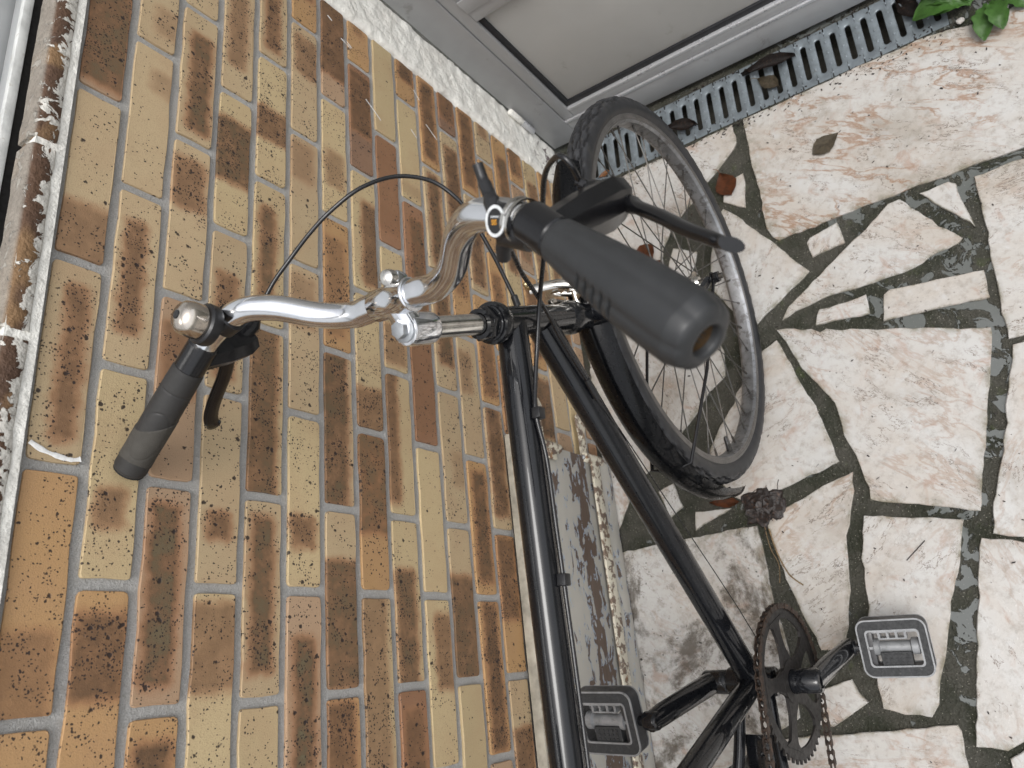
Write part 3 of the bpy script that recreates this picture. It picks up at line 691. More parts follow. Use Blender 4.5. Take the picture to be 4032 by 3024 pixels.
# ------------------------------------------------------------------ hatch low in the wall
hatch = thing('wooden_hatch', 'low wooden hatch with peeling beige, blue and brown paint behind the bicycle', 'hatch', (-.25, -.004, 0))
def hb(nm, mat, a, bev=.0012, ang=40):
    bm = BM(); box(bm, a[0] + .25, a[1] + .25, a[2] + .004, a[3] + .004, a[4], a[5], bevel=bev); return obj(nm, bm, mat, hatch, ang=ang)
hb('door_board', 'peeling_paint', (-.9, .286, -.026, -.006, .052, .343))
hb('bottom_board', 'peeling_paint', (-.9, .283, -.030, -.006, .004, .0505))
hb('top_edge', 'weathered_wood', (-.9, .288, -.0265, -.0075, .3432, .349), .002)
hb('jamb', 'dark_gap', (-.9, .290, .004, .05, .004, .336), 0)
def hinge(zc, nm, long_):
    # wall strap, barrel with pin, leaf strap
    bm = BM()
    poly = [(-.004, -.013), (.030, -.011), (.052, -.008), (.066, -.017), (.082, -.019), (.096, -.008), (.099, .004), (.090, .015), (.070, .017), (.054, .010), (.03, .012), (-.004, .014)]
    prism(bm, poly, (.290 + .25, -.006, zc), (1, 0, 0), (0, 0, 1), (0, -1, 0), .004, bev=.001)
    st = obj(nm, bm, 'painted_iron', hatch)
    for x in (.045, .080):
        b2 = BM(); lathe(b2, [(.0045, 0), (.004, .0018), (0, .0028)], (.290 + .25 + x, -.010, zc + .002), (0, -1, 0), 10); obj('screw', b2, 'painted_iron', st)
    b2 = BM(); lathe(b2, [(0, -.034), (.0098, -.034), (.0105, -.030), (.0105, .030), (.0098, .034), (.0055, .034), (.0055, .031), (0, .031)], (.283 + .25, -.022, zc - .004), (0, 0, 1), 18)
    obj('barrel', b2, 'painted_iron', hatch)
    b2 = BM(); lathe(b2, [(.0052, .0312), (.0048, .037), (0, .039)], (.283 + .25, -.022, zc - .004), (0, 0, 1), 12); obj('pin', b2, 'zinc_bolt', hatch)
    b2 = BM(); box(b2, .275 + .25 - long_, .275 + .25, -.0316, -.0264, zc - .016, zc + .014, bevel=.001); obj('strap', b2, 'painted_iron', hatch)
hinge(.236, 'wall_strap', .02); hinge(.075, 'wall_strap', .62)

# ================================================================== GREY DOOR
ek = .0743; ex = Vector((-ek, -1, 0)).normalized()
door = thing('door', 'grey metal door with recessed panel and dark gasket at the end of the brick wall', 'door', (1.1205, -.016, 0), (0, 0, math.atan2(ex.y, ex.x)))
def db(nm, mat, a, bev=.001):
    bm = BM(); box(bm, *a, bevel=bev); return obj(nm, bm, mat, door)
W = 1.05
db('frame_stile', 'door_frame', (0, .0785, 0, .06, .012, 2.12), .002)
db('frame_sill', 'door_frame', (.079, W, .0005, .06, .012, .0775), .0015)
db('frame_sill_edge', 'door_bead', (.079, W, -.0015, .02, .078, .0865), .001)
db('leaf_stile', 'door_leaf', (.0805, .106, .002, .05, .088, 2.1), .0015)
db('leaf_bottom_rail', 'door_leaf', (.1065, W, .0025, .05, .088, .1115), .0012)
db('bottom_bead', 'door_bead', (.1065, W, .0005, .03, .1117, .1195), .002)
db('gasket', 'gasket', (.1065, W, .0085, .03, .1197, .1345), .001)
db('gasket', 'gasket', (.1065, .119, .0085, .03, .1347, .458), .001)
db('lower_panel', 'door_panel', (.1192, W, .014, .03, .1347, .458), .0005)
db('middle_rail', 'door_leaf', (.1065, W, .001, .05, .459, .487), .0015)
db('middle_rail', 'door_leaf', (.1065, W, -.002, .05, .4875, .522), .0015)
db('middle_rail', 'door_frame', (.1065, W, .0005, .05, .5225, .552), .0015)
db('upper_panel', 'door_panel', (.107, W, .016, .03, .5522, 2.1), .0005)
bm = BM(); box(bm, -.03, W + .1, .061, .08, -.05, 2.2); obj('back_board', bm, 'dark_gap', door, smooth=False)
for z0, z1, m in ((.112, .158, 'door_bead'), (.1595, .208, 'plaster')):
    bm = BM(); lathe(bm, [(0, z0), (.0068, z0), (.0075, z0 + .002), (.0075, z1 - .002), (.0068, z1), (0, z1)], (.003, -.0065, 0), (0, 0, 1), 14); obj('hinge_barrel', bm, m, door)

# ================================================================== BICYCLE
yaw = math.atan(.0705); ln = .0207
bf = Vector((math.cos(yaw), -math.sin(yaw), 0)); bl = Vector((math.sin(yaw) * math.cos(ln), math.cos(yaw) * math.cos(ln), -math.sin(ln))); bu = bf.cross(bl)
ORG = Vector((-.16, -.335, .275)) - bu * .275
bike = thing('bicycle', 'old black city bicycle with chrome handlebar standing beside the brick wall', 'bicycle', ORG, Matrix((bf, bl, bu)).transposed().to_euler())
def b(a, s, c): return Vector((a, s, c + .275))
def st(a, s, c, dl_=R(-3.45)):
    x, y = a - .365, s
    return b(.365 + math.cos(dl_) * x - math.sin(dl_) * y, math.sin(dl_) * x + math.cos(dl_) * y, c)
def part(name, mat, parent=bike, ang=40):
    class X: pass
    x = X(); x.bm = BM(); x.done = lambda: obj(name, x.bm, mat, parent, ang=ang); return x
def mk(name, mat, fn, parent=bike, ang=40):
    bm = BM(); fn(bm); return obj(name, bm, mat, parent, ang=ang)
UP = Vector((-.348, 0, .9375))                 # steering axis, upwards
def ax_pt(c): return b(.350 + (.645 - c) * .3711, 0, c)
S_ = Vector((0, 1, 0))

# frame
BBc = b(-.003, 0, -.033)
frame = mk('frame', 'black_paint', lambda bm: (lathe(bm, [(0, -.036), (.0185, -.036), (.0205, -.034), (.0205, .034), (.0185, .036), (0, .036)], BBc, S_, 24)))
def tb(name, p, q, r, mat='black_paint', seg=20, par=None): return mk(name, mat, lambda bm: tube(bm, [p, Vector(p).lerp(q, .5), q], r, seg), par or frame)
tb('head_tube', ax_pt(.405), ax_pt(.545), .0172)
tb('top_tube', b(.392, 0, .520), b(-.185, 0, .447), .0172)
tb('down_tube', b(.410, 0, .462), BBc, .0178)
seat_top = b(-.200, 0, .50)
tb('seat_tube', BBc, seat_top, .0162)
rear = b(-.475, 0, .0506)
for s in (-1, 1):
    mk('chain_stay', 'black_paint', lambda bm: tube(bm, spline([b(-.015, .022 * s, -.03), b(-.10, .030 * s, -.018), b(-.25, .052 * s, .01), b(-.475, .062 * s, .0506)]), .0085, 12), frame)
    mk('seat_stay', 'black_paint', lambda bm: tube(bm, [b(-.196, .014 * s, .455), b(-.26, .034 * s, .34), b(-.475, .060 * s, .0506)], .0072, 12), frame)
def plate(bm):
    box(bm, -.125, -.075, -.026, .026, .275 - .042, .275 - .036, bevel=.001)
    lathe(bm, [(.006, 0), (.006, .0045), (.003, .0045), (.003, 0)], b(-.10, 0, -.036), (0, 0, 1), 14)
mk('kickstand_plate', 'black_paint', plate, frame)
mk('kickstand', 'black_alloy', lambda bm: tube(bm, spline([b(-.10, .02, -.045), b(-.13, .05, -.09), b(-.22, .13, -.26), b(-.228, .136, -.2735)]), .007, 10))
def hs_top(bm):
    o = ax_pt(.545)
    lathe(bm, [(.0172, -.006), (.0195, -.004), (.0228, .004), (.0232, .010), (.0222, .013), (.0195, .0135), (.0195, .017), (.0178, .0175), (.0178, .021), (0, .021)], o, UP, 28)
    x, y = frame_of(UP); prism(bm, ngon(.0188, 6), o + UP * .0212, x, y, UP, .008, bev=.0008)
    lathe(bm, [(.0165, .0292), (.016, .0335), (.0118, .034), (.0118, .029)], o, UP, 24)
mk('upper_headset', 'black_paint', hs_top, ang=30)
mk('lower_headset', 'black_paint', lambda bm: lathe(bm, [(.0172, .008), (.0195, .004), (.0215, -.004), (.0212, -.010), (.019, -.013), (.019, -.018), (.0165, -.019), (.0165, -.03)], ax_pt(.405), UP, 28), ang=30)

# fork
hub_f = b(.607, -.001, .0506)
def crown(bm):
    tube(bm, [ax_pt(.392), ax_pt(.365), ax_pt(.345)], [.0165, .0175, .016], 20)
    c0 = ax_pt(.358); tube(bm, [c0 + Vector((0, -.042, -.006)), c0 + Vector((0, -.02, 0)), c0 + Vector((0, .02, 0)), c0 + Vector((0, .042, -.006))], [.0125, .0155, .0155, .0125], 16)
fork = mk('fork', 'black_paint', crown)
for s in (-1, 1):
    pth = spline([ax_pt(.36) + Vector((0, .037 * s, 0)), ax_pt(.27) + Vector((0, .041 * s, 0)), ax_pt(.17) + Vector((.003, .047 * s, 0)), ax_pt(.10) + Vector((.012, .050 * s, 0)), b(.603, .052 * s, .058)], 5)
    n = len(pth); mk('blade', 'black_paint', lambda bm: tube(bm, pth, [.0125 - .006 * (i / (n - 1)) ** 1.3 for i in range(n)], 14), fork)

# wheels
def make_wheel(center, name, label):
    RT = .3255
    def rim(bm):
        prof = [(.2945, -.0145), (.2945, -.0120), (.2900, -.0112), (.2900, .0112), (.2945, .0120), (.2945, .0145), (.2905, .0148), (.2900, .0142), (.2875, .0148), (.2868, .0140), (.2845, .0140), (.2815, .0095), (.2805, .0), (.2815, -.0095), (.2845, -.0140), (.2868, -.0140), (.2875, -.0148), (.2900, -.0142), (.2905, -.0148)]
        lathe(bm, prof, (0, 0, 0), S_, 120, closed=True)
        for f in bm.faces:
            m = f.calc_center_median(); 
            if abs(m.y) > .0125: f.material_index = 1
    w = obj(name, (lambda bm: (rim(bm), bm)[1])(BM()), ['rim_alloy', 'rim_side'], bike, ang=25); w.location = center; w['label'] = label
    def tyre(bm):
        nu, nv = 432, 30; rings = []; lay = bm.verts.layers.float.new('tread_gloss')
        for i in range(nu):
            th = 2 * math.pi * i / nu; ring = []
            for j in range(nv + 1):
                ph = -2.55 + 5.10 * j / nv                    # 0 = crown
                rr = .0192; blk = .45
                ap = abs(ph)
                if ap < 1.02:                                   # lozenge tread on the crown
                    u = i / 8.0; vv = ph * 3.0
                    g1 = abs((u + vv) % 2 - 1); g2 = abs((u - vv) % 2 - 1)
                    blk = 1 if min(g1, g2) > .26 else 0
                    rr += -.0018 + .0034 * blk * (1 - .25 * ap)
                elif ap < 1.2: rr += .0007 * (1 if (i // 3) % 2 == 0 else -.4)
                elif abs(ap - 1.62) < .05 or abs(ap - 1.95) < .05: rr += .0005
                r = .3069 + rr * math.cos(ph) - (.0012 if ap < .5 else 0); y = rr * 1.0 * math.sin(ph)
                if ap > 2.2: y *= .97
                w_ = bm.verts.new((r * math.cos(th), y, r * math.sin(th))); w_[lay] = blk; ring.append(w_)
            rings.append(ring)
        for i in range(nu):
            A, B = rings[i], rings[(i + 1) % nu]
            for j in range(nv): bm.faces.new((A[j], A[j + 1], B[j + 1], B[j]))
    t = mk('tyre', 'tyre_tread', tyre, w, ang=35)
    mk('hub', 'chrome_dull', lambda bm: lathe(bm, [(0, -.036), (.010, -.036), (.012, -.031), (.0205, -.0305), (.021, -.029), (.0205, -.0275), (.0125, -.024), (.0115, 0), (.0125, .024), (.0205, .0275), (.021, .029), (.0205, .0305), (.012, .031), (.010, .036), (0, .036)], (0, 0, 0), S_, 28), w)
    mk('axle', 'spoke_steel', lambda bm: tube(bm, [(0, -.074, 0), (0, .074, 0)], .0047, 12), w)
    for s in (-1, 1):
        def nut(bm):
            x, y = frame_of(S_); lathe(bm, [(.0105, .056), (.0105, .0585), (.005, .0585)], (0, 0, 0), S_ * s, 18)
            prism(bm, ngon(.0095, 6), S_ * s * .0586, x, y, S_ * s, .010, bev=.0006)
        mk('axle_nut', 'black_alloy', nut, w)
    meshes = {}
    for k in range(36):
        th = 2 * math.pi * k / 36; side = 1 if k % 2 else -1; lead = 1 if (k // 2) % 2 else -1
        key = (side, lead)
        if key not in meshes:
            bm = BM(); a = lead * R(68)
            p0 = Vector((.0185 * math.cos(a), .029 * side, .0185 * math.sin(a))); p1 = Vector((.2815, .003 * side, 0))
            tube(bm, [p0, p1], .00105, 5); d_ = (p1 - p0).normalized(); tube(bm, [p1 - d_ * .013, p1 + d_ * .002], .0021, 6)
            me = bpy.data.meshes.new('spoke'); bmesh.ops.recalc_face_normals(bm, faces=bm.faces); bm.to_mesh(me); bm.free(); me.materials.append(M['spoke_steel']); meshes[key] = me
        o = bpy.data.objects.new('spoke', meshes[key]); col.objects.link(o); o.parent = w; o.rotation_euler = (0, -th - R(4), 0)
    va = R(-155)
    def valve(bm):
        d_ = Vector((math.cos(va), 0, math.sin(va))); lathe(bm, [(0, .0), (.003, 0), (.0042, .004), (.0042, .016), (.0048, .020), (.0048, .026), (0, .026)], d_ * .256, d_, 12)
    mk('valve', 'black_plastic', valve, w)
    return w
make_wheel(hub_f, 'front_wheel', 'front wheel with worn alloy rim beside the drain')
make_wheel(rear, 'rear_wheel', 'rear wheel')

def fender_bm(bm, cen, t0, t1, r0, hw=.024, flare=True):
    n, m = 60, 12; rings = []
    for i in range(n + 1):
        f = i / n; th = R(t0 + (t1 - t0) * f)
        w = hw * (1 if not flare else (1 + .0 * f)); rad = r0
        if f > .93: w *= 1 - ((f - .93) / .07) ** 2 * .45; rad += .004 * ((f - .93) / .07)
        if f < .04: w *= .8 + 5 * f
        ring = []
        for j in range(m + 1):
            y = -1 + 2 * j / m
            rr = rad - .0135 * abs(y) ** 2.6 + (.0012 if abs(y) < .28 else 0)
            ring.append(bm.verts.new(cen + Vector((rr * math.cos(th), w * y, rr * math.sin(th)))))
        rings.append(ring)
    for a, c in zip(rings, rings[1:]):
        for j in range(m): bm.faces.new((a[j], a[j + 1], c[j + 1], c[j]))
    bmesh.ops.solidify(bm, geom=bm.faces[:], thickness=.0012)
fen = mk('front_mudguard', 'black_paint', lambda bm: fender_bm(bm, hub_f, 79, 203, .3475))
mk('rear_mudguard', 'black_paint', lambda bm: fender_bm(bm, rear, 32, 190, .3475))
for s in (-1, 1):
    mk('mudguard_stay', 'black_alloy', lambda bm: tube(bm, [hub_f + Vector((-.004, .060 * s, .003)), hub_f + Vector((-.17, .050 * s, .058)), hub_f + Vector((-.318, .030 * s, .112)), hub_f + Vector((-.322, .012 * s, .113))], .0026, 8), fen)
    mk('mudguard_stay', 'black_alloy', lambda bm: tube(bm, [rear + Vector((-.004, .063 * s, .003)), rear + Vector((-.338, .024 * s, .005))], .0026, 8), bike)

# crankset
def chainring(bm):
    o = BBc + Vector((0, -.057, 0)); nT = 48; ro, rr_ = .1065, .1005
    out = []
    for k in range(nT):
        for f, r in ((.0, rr_), (.28, rr_), (.42, ro), (.62, ro), (.76, rr_)):
            a = 2 * math.pi * (k + f) / nT; out.append((a, r))
    A = []; 
    for y in (-.0015, .0015):
        A.append([[bm.verts.new(o + Vector((r * math.cos(a), y, r * math.sin(a)))) for a, r in out], [bm.verts.new(o + Vector((.0865 * math.cos(a), y, .0865 * math.sin(a)))) for a, r in out]])
    n = len(out)
    for i in range(n):
        j = (i + 1) % n
        bm.faces.new((A[0][0][i], A[0][0][j], A[0][1][j], A[0][1][i])); bm.faces.new((A[1][0][i], A[1][1][i], A[1][1][j], A[1][0][j]))
        bm.faces.new((A[0][0][i], A[1][0][i], A[1][0][j], A[0][0][j])); bm.faces.new((A[0][1][i], A[0][1][j], A[1][1][j], A[1][1][i]))
    lathe(bm, [(.016, -.003), (.030, -.003), (.030, .003), (.016, .003)], o, S_, 30, closed=True)
    for k in range(5):
        a = R(20 + 72 * k); d_ = Vector((math.cos(a), 0, math.sin(a))); t_ = Vector((-math.sin(a), 0, math.cos(a)))
        poly = [(.026, -.017), (.045, -.0095), (.065, -.0085), (.080, -.012), (.0885, -.026), (.0885, .026), (.080, .012), (.065, .0085), (.045, .0095), (.026, .017)]
        prism(bm, poly, o + Vector((0, -.0022, 0)), d_, t_, S_, .0044)
TILT = Matrix.Translation(BBc) @ Matrix.Rotation(R(-4), 4, 'X') @ Matrix.Translation(-BBc)
ring = mk('chainring', 'chainring_black', chainring, ang=25); ring.matrix_local = TILT
cr = Vector((.039, 0, -.164))
def crank(bm, s):
    y0, y1 = (.040, .098) if s < 0 else (.036, .076)
    lathe(bm, [(0, y0), (.0165, y0), (.0175, y0 + .003), (.0172, y1 - .004), (.015, y1), (.010, y1 + .001), (.009, y1 - .004), (0, y1 - .004)], BBc, S_ * s, 24)
    d_ = cr if s < 0 else -cr
    off = Vector((0, s * (y1 - .013), 0)); e = BBc + d_ + Vector((0, s * (.100 if s < 0 else .085), 0))
    p0 = BBc + off
    tube(bm, [p0, p0.lerp(e, .12), p0.lerp(e, .5), p0.lerp(e, .88), e + d_.normalized() * .006], [.0155, .0145, .0130, .0125, .0120], 14, flat=[(1, 1), (1, 1.15), (.85, 1.25), (.85, 1.25), (.9, 1.1)])
    lathe(bm, [(0, -.010), (.0115, -.010), (.0125, -.007), (.0125, .008), (.0105, .011), (0, .011)], e, S_ * s, 20)
    return e
def make_crank(s):
    bm = BM(); e = crank(bm, s); obj('crank', bm, 'black_paint', bike); return e
eR = make_crank(-1); eL = make_crank(1)
def rrect(hx, hy, r, n=5):
    out = []
    for sx, sy, a0 in ((1, 1, 0), (-1, 1, 90), (-1, -1, 180), (1, -1, 270)):
        for k in range(n + 1):
            a = R(a0 + 90 * k / n); out.append((sx * (hx - r) + r * math.cos(a), sy * (hy - r) + r * math.sin(a)))
    return out
def ringplate(bm, out, inn, z0, z1):
    n = len(out)
    P = [[bm.verts.new((x, y, z)) for x, y in L_] for L_, z in ((out, z0), (out, z1), (inn, z1), (inn, z0))]
    for q in range(4):
        A, B = P[q], P[(q + 1) % 4]
        for i in range(n): bm.faces.new((A[i], A[(i + 1) % n], B[(i + 1) % n], B[i]))
def make_pedal(e, s, pitch, roll=0):
    # local: x fore-aft, y along the axle outwards
    hx, hy = .043, .049
    m = Matrix.Translation(e + Vector((0, s * .067, 0))) @ Matrix.Rotation(roll, 4, 'X') @ Matrix.Rotation(pitch, 4, 'Y')
    o = rrect(hx, hy, .014); inn = rrect(.026, .036, .006)
    bm = BM(); ringplate(bm, o, rrect(.0265, .0365, .006), -.0105, .0105)
    box(bm, -.0275, .0275, -s * .034 - .006, -s * .034 + .006, -.0085, .0085, bevel=.001)
    p = obj('pedal', bm, 'pedal_body', bike, ang=50); p.matrix_local = m
    for z, zz in ((.0106, 1), (-.0106, -1)):
        bm = BM(); ringplate(bm, rrect(hx - .0019, hy - .0019, .0125), rrect(.0281, .0381, .006), min(z, z + zz * .0016), max(z, z + zz * .0016))
        obj('tread', bm, 'pedal_rubber', p)
        bm = BM(); ringplate(bm, rrect(.0280, .0380, .006), rrect(.0255, .0355, .005), min(z, z + zz * .0022), max(z, z + zz * .0022)); obj('tread_border', bm, 'pedal_grey', p)
        bm = BM(); ringplate(bm, rrect(hx + .0004, hy + .0004, .0142), rrect(hx - .0018, hy - .0018, .0125), min(z, z + zz * .0021), max(z, z + zz * .0021)); obj('rim_border', bm, 'pedal_grey', p)
    bm = BM(); lathe(bm, [(0, -.048), (.0088, -.048), (.0088, -.030), (.0125, -.029), (.0125, -.022), (.0085, -.020), (.0085, .022), (.0125, .024), (.0125, .033), (.009, .036), (0, .036)], (0, 0, 0), Vector((0, s, 0)), 20); obj('axle_tube', bm, 'pedal_grey', p)
    bm = BM(); box(bm, -.0262, -.0060, -.0215, .0215, -.008, .0095, bevel=.001)
    for i in range(5):
        for j in range(3): box(bm, -.024 + j * .006, -.021 + j * .006, -.016 + i * .0072, -.0125 + i * .0072, .0095, .0106)
    obj('tread_block', bm, 'pedal_rubber', p, ang=20)
    bm = BM(); box(bm, .0125, .0145, -.02, .02, -.006, .008); box(bm, .0225, .0262, -.036, .036, -.006, .008)
    for y in (-.02, -.0075, .0045, .017): box(bm, .0145, .0225, y, y + .0035, -.006, .0078)
    obj('crossbar', bm, 'pedal_grey', p, smooth=False)
    bm = BM(); tube(bm, [(0, -s * .066, 0), (0, -s * .046, 0)], [.0075, .0062], 14); obj('spindle', bm, 'black_alloy', p)
    return p
make_pedal(eR, -1, R(-14), R(4)); make_pedal(eL, 1, R(-16), R(-2))

# chain
def chain(bm):
    o = BBc + Vector((0, -.057, 0)); r = .1035; rs = .034; rc = rear + Vector((0, -.045, 0)); rc.y = o.y
    path = []
    top = 97
    for k in range(60): path.append(Vector((rc.x, o.y, rc.z + rs)).lerp(Vector((o.x + r * math.cos(R(top)), o.y, o.z + r * math.sin(R(top)))), k / 60))
    for k in range(81): a = R(top - 190 * k / 80); path.append(o + Vector((r * math.cos(a), 0, r * math.sin(a))))
    end = Vector((rc.x + .01, o.y, o.z - .104)); beg = path[-1].copy()
    for k in range(1, 61): path.append(beg.lerp(end, k / 60))
    # resample at half pitch
    P = [path[0]]; acc = 0; pitch = .0127
    for a, c in zip(path, path[1:]):
        seg = (c - a).length; t = 0
        while acc + (seg - t) >= pitch:
            t += pitch - acc; acc = 0; P.append(a.lerp(c, t / seg))
        acc += seg - t
    for i in range(len(P) - 1):
        a, c = P[i], P[i + 1]; d_ = (c - a).normalized(); u = S_.cross(d_)
        wd = .0036 if i % 2 else .0024
        for s in (-1, 1):
            poly = [(-.0045, 0), (-.003, .0040), (0, .0044), (.003, .0038), (.0063, .0028), (.0097, .0038), (.0127, .0044), (.0157, .004), (.0172, 0), (.0157, -.004), (.0127, -.0044), (.0097, -.0038), (.0063, -.0028), (.003, -.0038), (0, -.0044), (-.003, -.004)]
            prism(bm, poly, a + S_ * s * wd, d_, u, S_ * s, .0009)
        tube(bm, [a - S_ * .0042, a + S_ * .0042], .0024, 6)
mk('chain', 'rusty_chain', chain).matrix_local = TILT

# stem, handlebar
def quill(bm): tube(bm, [ax_pt(.56), ax_pt(.62), ax_pt(.665)], .0111, 24)
mk('quill', 'chrome_dull', quill)
lug_c = ax_pt(.664)
def stem(bm):
    lathe(bm, [(.0112, -.017), (.0148, -.017), (.0160, -.013), (.0160, .014), (.0148, .018), (.011, .019), (0, .019)], lug_c, UP, 28)
    c0 = st(.361, 0, .6945)
    # bridge from lug to the bar clamp
    A = lug_c + UP * .010; B_ = c0
    tube(bm, [A, A.lerp(B_, .5), B_], [.0145, .0135, .0145], 20, flat=[(1.05, 1.0), (1.0, .9), (1.0, .95)])
    d_ = (st(.362, .03, .692) - st(.362, -.03, .692)).normalized()
    lathe(bm, [(.0128, -.0235), (.0150, -.0235), (.0160, -.0225), (.0160, -.0205), (.0152, -.0195), (.0150, 0), (.0150, .0225), (.0142, .0235), (.0128, .0235)], c0, d_, 28)
    f_ = c0 + Vector((.019, 0, .0)); box(bm, f_.x - .008, f_.x + .009, -.008, .008, f_.z - .011, f_.z + .005, bevel=.003)
stem_o = mk('stem', 'chrome', stem, ang=50)
def sbolt(bm):
    o = lug_c + UP * .0188; x, y = frame_of(UP)
    lathe(bm, [(.0122, 0), (.0122, .0022), (.010, .003), (0, .003)], o, UP, 24); prism(bm, ngon(.0084, 6, .3), o + UP * .003, x, y, UP, .0068, bev=.0007)
mk('stem_bolt', 'zinc_bolt', sbolt, stem_o, ang=30)
mk('clamp_nut', 'chrome_dull', lambda bm: lathe(bm, [(.0085, 0), (.0085, .004), (.0072, .0085), (.004, .0105), (0, .011)], st(.361, 0, .6945) + Vector((.020, 0, .0045)), Vector((-.30, -.2, .93)), 20), stem_o)
BAR = [(.361, 0, .6945), (.361, .030, .6945), (.3595, .054, .6965), (.3625, .085, .711), (.369, .118, .739), (.3675, .148, .755), (.354, .182, .759), (.336, .208, .759), (.321, .224, .759), (.27, .277, .7585), (.240, .309, .758)]
bl_pts = spline([st(*p) for p in BAR], 6); br_pts = spline([st(p[0], -p[1], p[2]) for p in BAR], 6)
allp = bl_pts[::-1] + br_pts[1:]
hb_o = mk('handlebar', 'chrome', lambda bm: tube(bm, allp, [.0124 + .0008 * max(0, min(1, 2 - abs(i - (len(allp) - 1) / 2) / 7)) for i in range(len(allp))], 28), ang=60)
# grips
def grip_surface(bm, p0, p1, rfun, up, nu=80, nv=200, hole=0.0):
    d_ = (p1 - p0); Lg = d_.length; d_ = d_.normalized(); x = (up - d_ * up.dot(d_)).normalized(); y = d_.cross(x)
    rings = []
    for j in range(nv + 1):
        f = j / nv; rings.append([bm.verts.new(p0 + d_ * Lg * f + rfun(f, 2 * math.pi * k / nu) * (math.cos(2 * math.pi * k / nu) * x + math.sin(2 * math.pi * k / nu) * y)) for k in range(nu)])
    def bridge(A, B):
        for k in range(nu): bm.faces.new((A[k], A[(k + 1) % nu], B[(k + 1) % nu], B[k]))
    for A, B in zip(rings, rings[1:]): bridge(A, B)
    def ringat(r, h): return [bm.verts.new(p0 + d_ * h + r * (math.cos(2 * math.pi * k / nu) * x + math.sin(2 * math.pi * k / nu) * y)) for k in range(nu)]
    last = rings[-1]
    seq = [ringat(.0148 if hole else .0158, Lg + .001), ringat(.0125, Lg + .0016)]
    if hole: seq += [ringat(hole + .001, Lg + .0012), ringat(hole, Lg - .001), ringat(hole * .97, Lg - .016), ringat(.0005, Lg - .0162)]
    else: seq += [ringat(.006, Lg + .003), ringat(.0005, Lg + .0032)]
    for r_ in seq: bridge(last, r_); last = r_
    bridge(rings[0], ringat(.0115, .0)) if False else None
    r0 = ringat(.0113, 0); bridge(r0, rings[0])
def rR(f, t):
    r = .0155 + .0066 * math.sin(min(1, f / .82) * math.pi / 2) ** 1.2
    if f > .91: r -= .0036 * ((f - .91) / .09) ** 1.2
    ff = ((t + .35) % (math.pi / 3)) - math.pi / 6; r *= 1 - .55 * (1 - math.cos(math.pi / 6) / math.cos(ff)) * -1 * min(1, f * 4) - .0 * min(1, f * 4)
    if f < .03: r -= .0018 * (1 - f / .03)
    if f > .975: r -= .0022 * ((f - .975) / .025) ** 2
    # soft ridges along the grip
    for k in range(5):
        fc = .34 + .06 * k
        if abs(f - fc) < .011:
            w = abs(((t - .95 + math.pi) % (2 * math.pi)) - math.pi)
            if w < .42: r -= .0036 * (1 - (w / .42) ** 4) * (1 - ((f - fc) / .011) ** 4)
    return r
def rL(f, t):
    r = .0158 + .0008 * math.sin(f * math.pi) + .0012 * max(0, (f - .8) / .2)
    if f < .02: r -= .0015 * (1 - f / .02)
    if f > .97: r -= .003 * ((f - .97) / .03) ** 2
    if abs(f - .20) < .006: r -= .0006
    e = ((f - .60) / .22) ** 2 + (((t - 5.2 + math.pi) % (2 * math.pi) - math.pi) / 1.0) ** 2
    if abs(e - 1) < .10: r -= .0006 * (1 - abs(e - 1) / .10)
    return r
gR = mk('grip', 'grip_right', lambda bm: grip_surface(bm, st(.3235, -.2215, .759), st(.2325, -.3165, .758), rR, Vector((0, 0, 1)), hole=.0095), ang=60); gR['label'] = 'plain dark rubber grip with finger grooves and open end'
mk('bar_end', 'bar_end', lambda bm: lathe(bm, [(.0094, -.004), (.0094, -.014), (0, -.0145)], st(.2325, -.3165, .758), st(.2325, -.3165, .758) - st(.3235, -.2215, .759), 20), gR)
pl0, pl1 = st(.3235, .2215, .759), st(.2325, .3165, .758)
gL = mk('grip', 'grip_left', lambda bm: grip_surface(bm, pl0, pl1, rL, Vector((0, 0, 1))), ang=60); gL['label'] = 'two-tone rubber grip with closed end'
def cover(bm):
    grip_surface(bm, pl0.lerp(pl1, .40), pl0.lerp(pl1, .985), lambda f, t: rL(.40 + .585 * f, t) + .0006 - (.0012 if f < .22 + .16 * math.sin(t + 1.2) else 0) - (.0014 if f > .86 + .07 * math.sin(t - .6) else 0), Vector((0, 0, 1)))
mk('grip_cover', 'grip_left_cover', cover, gL, ang=60)

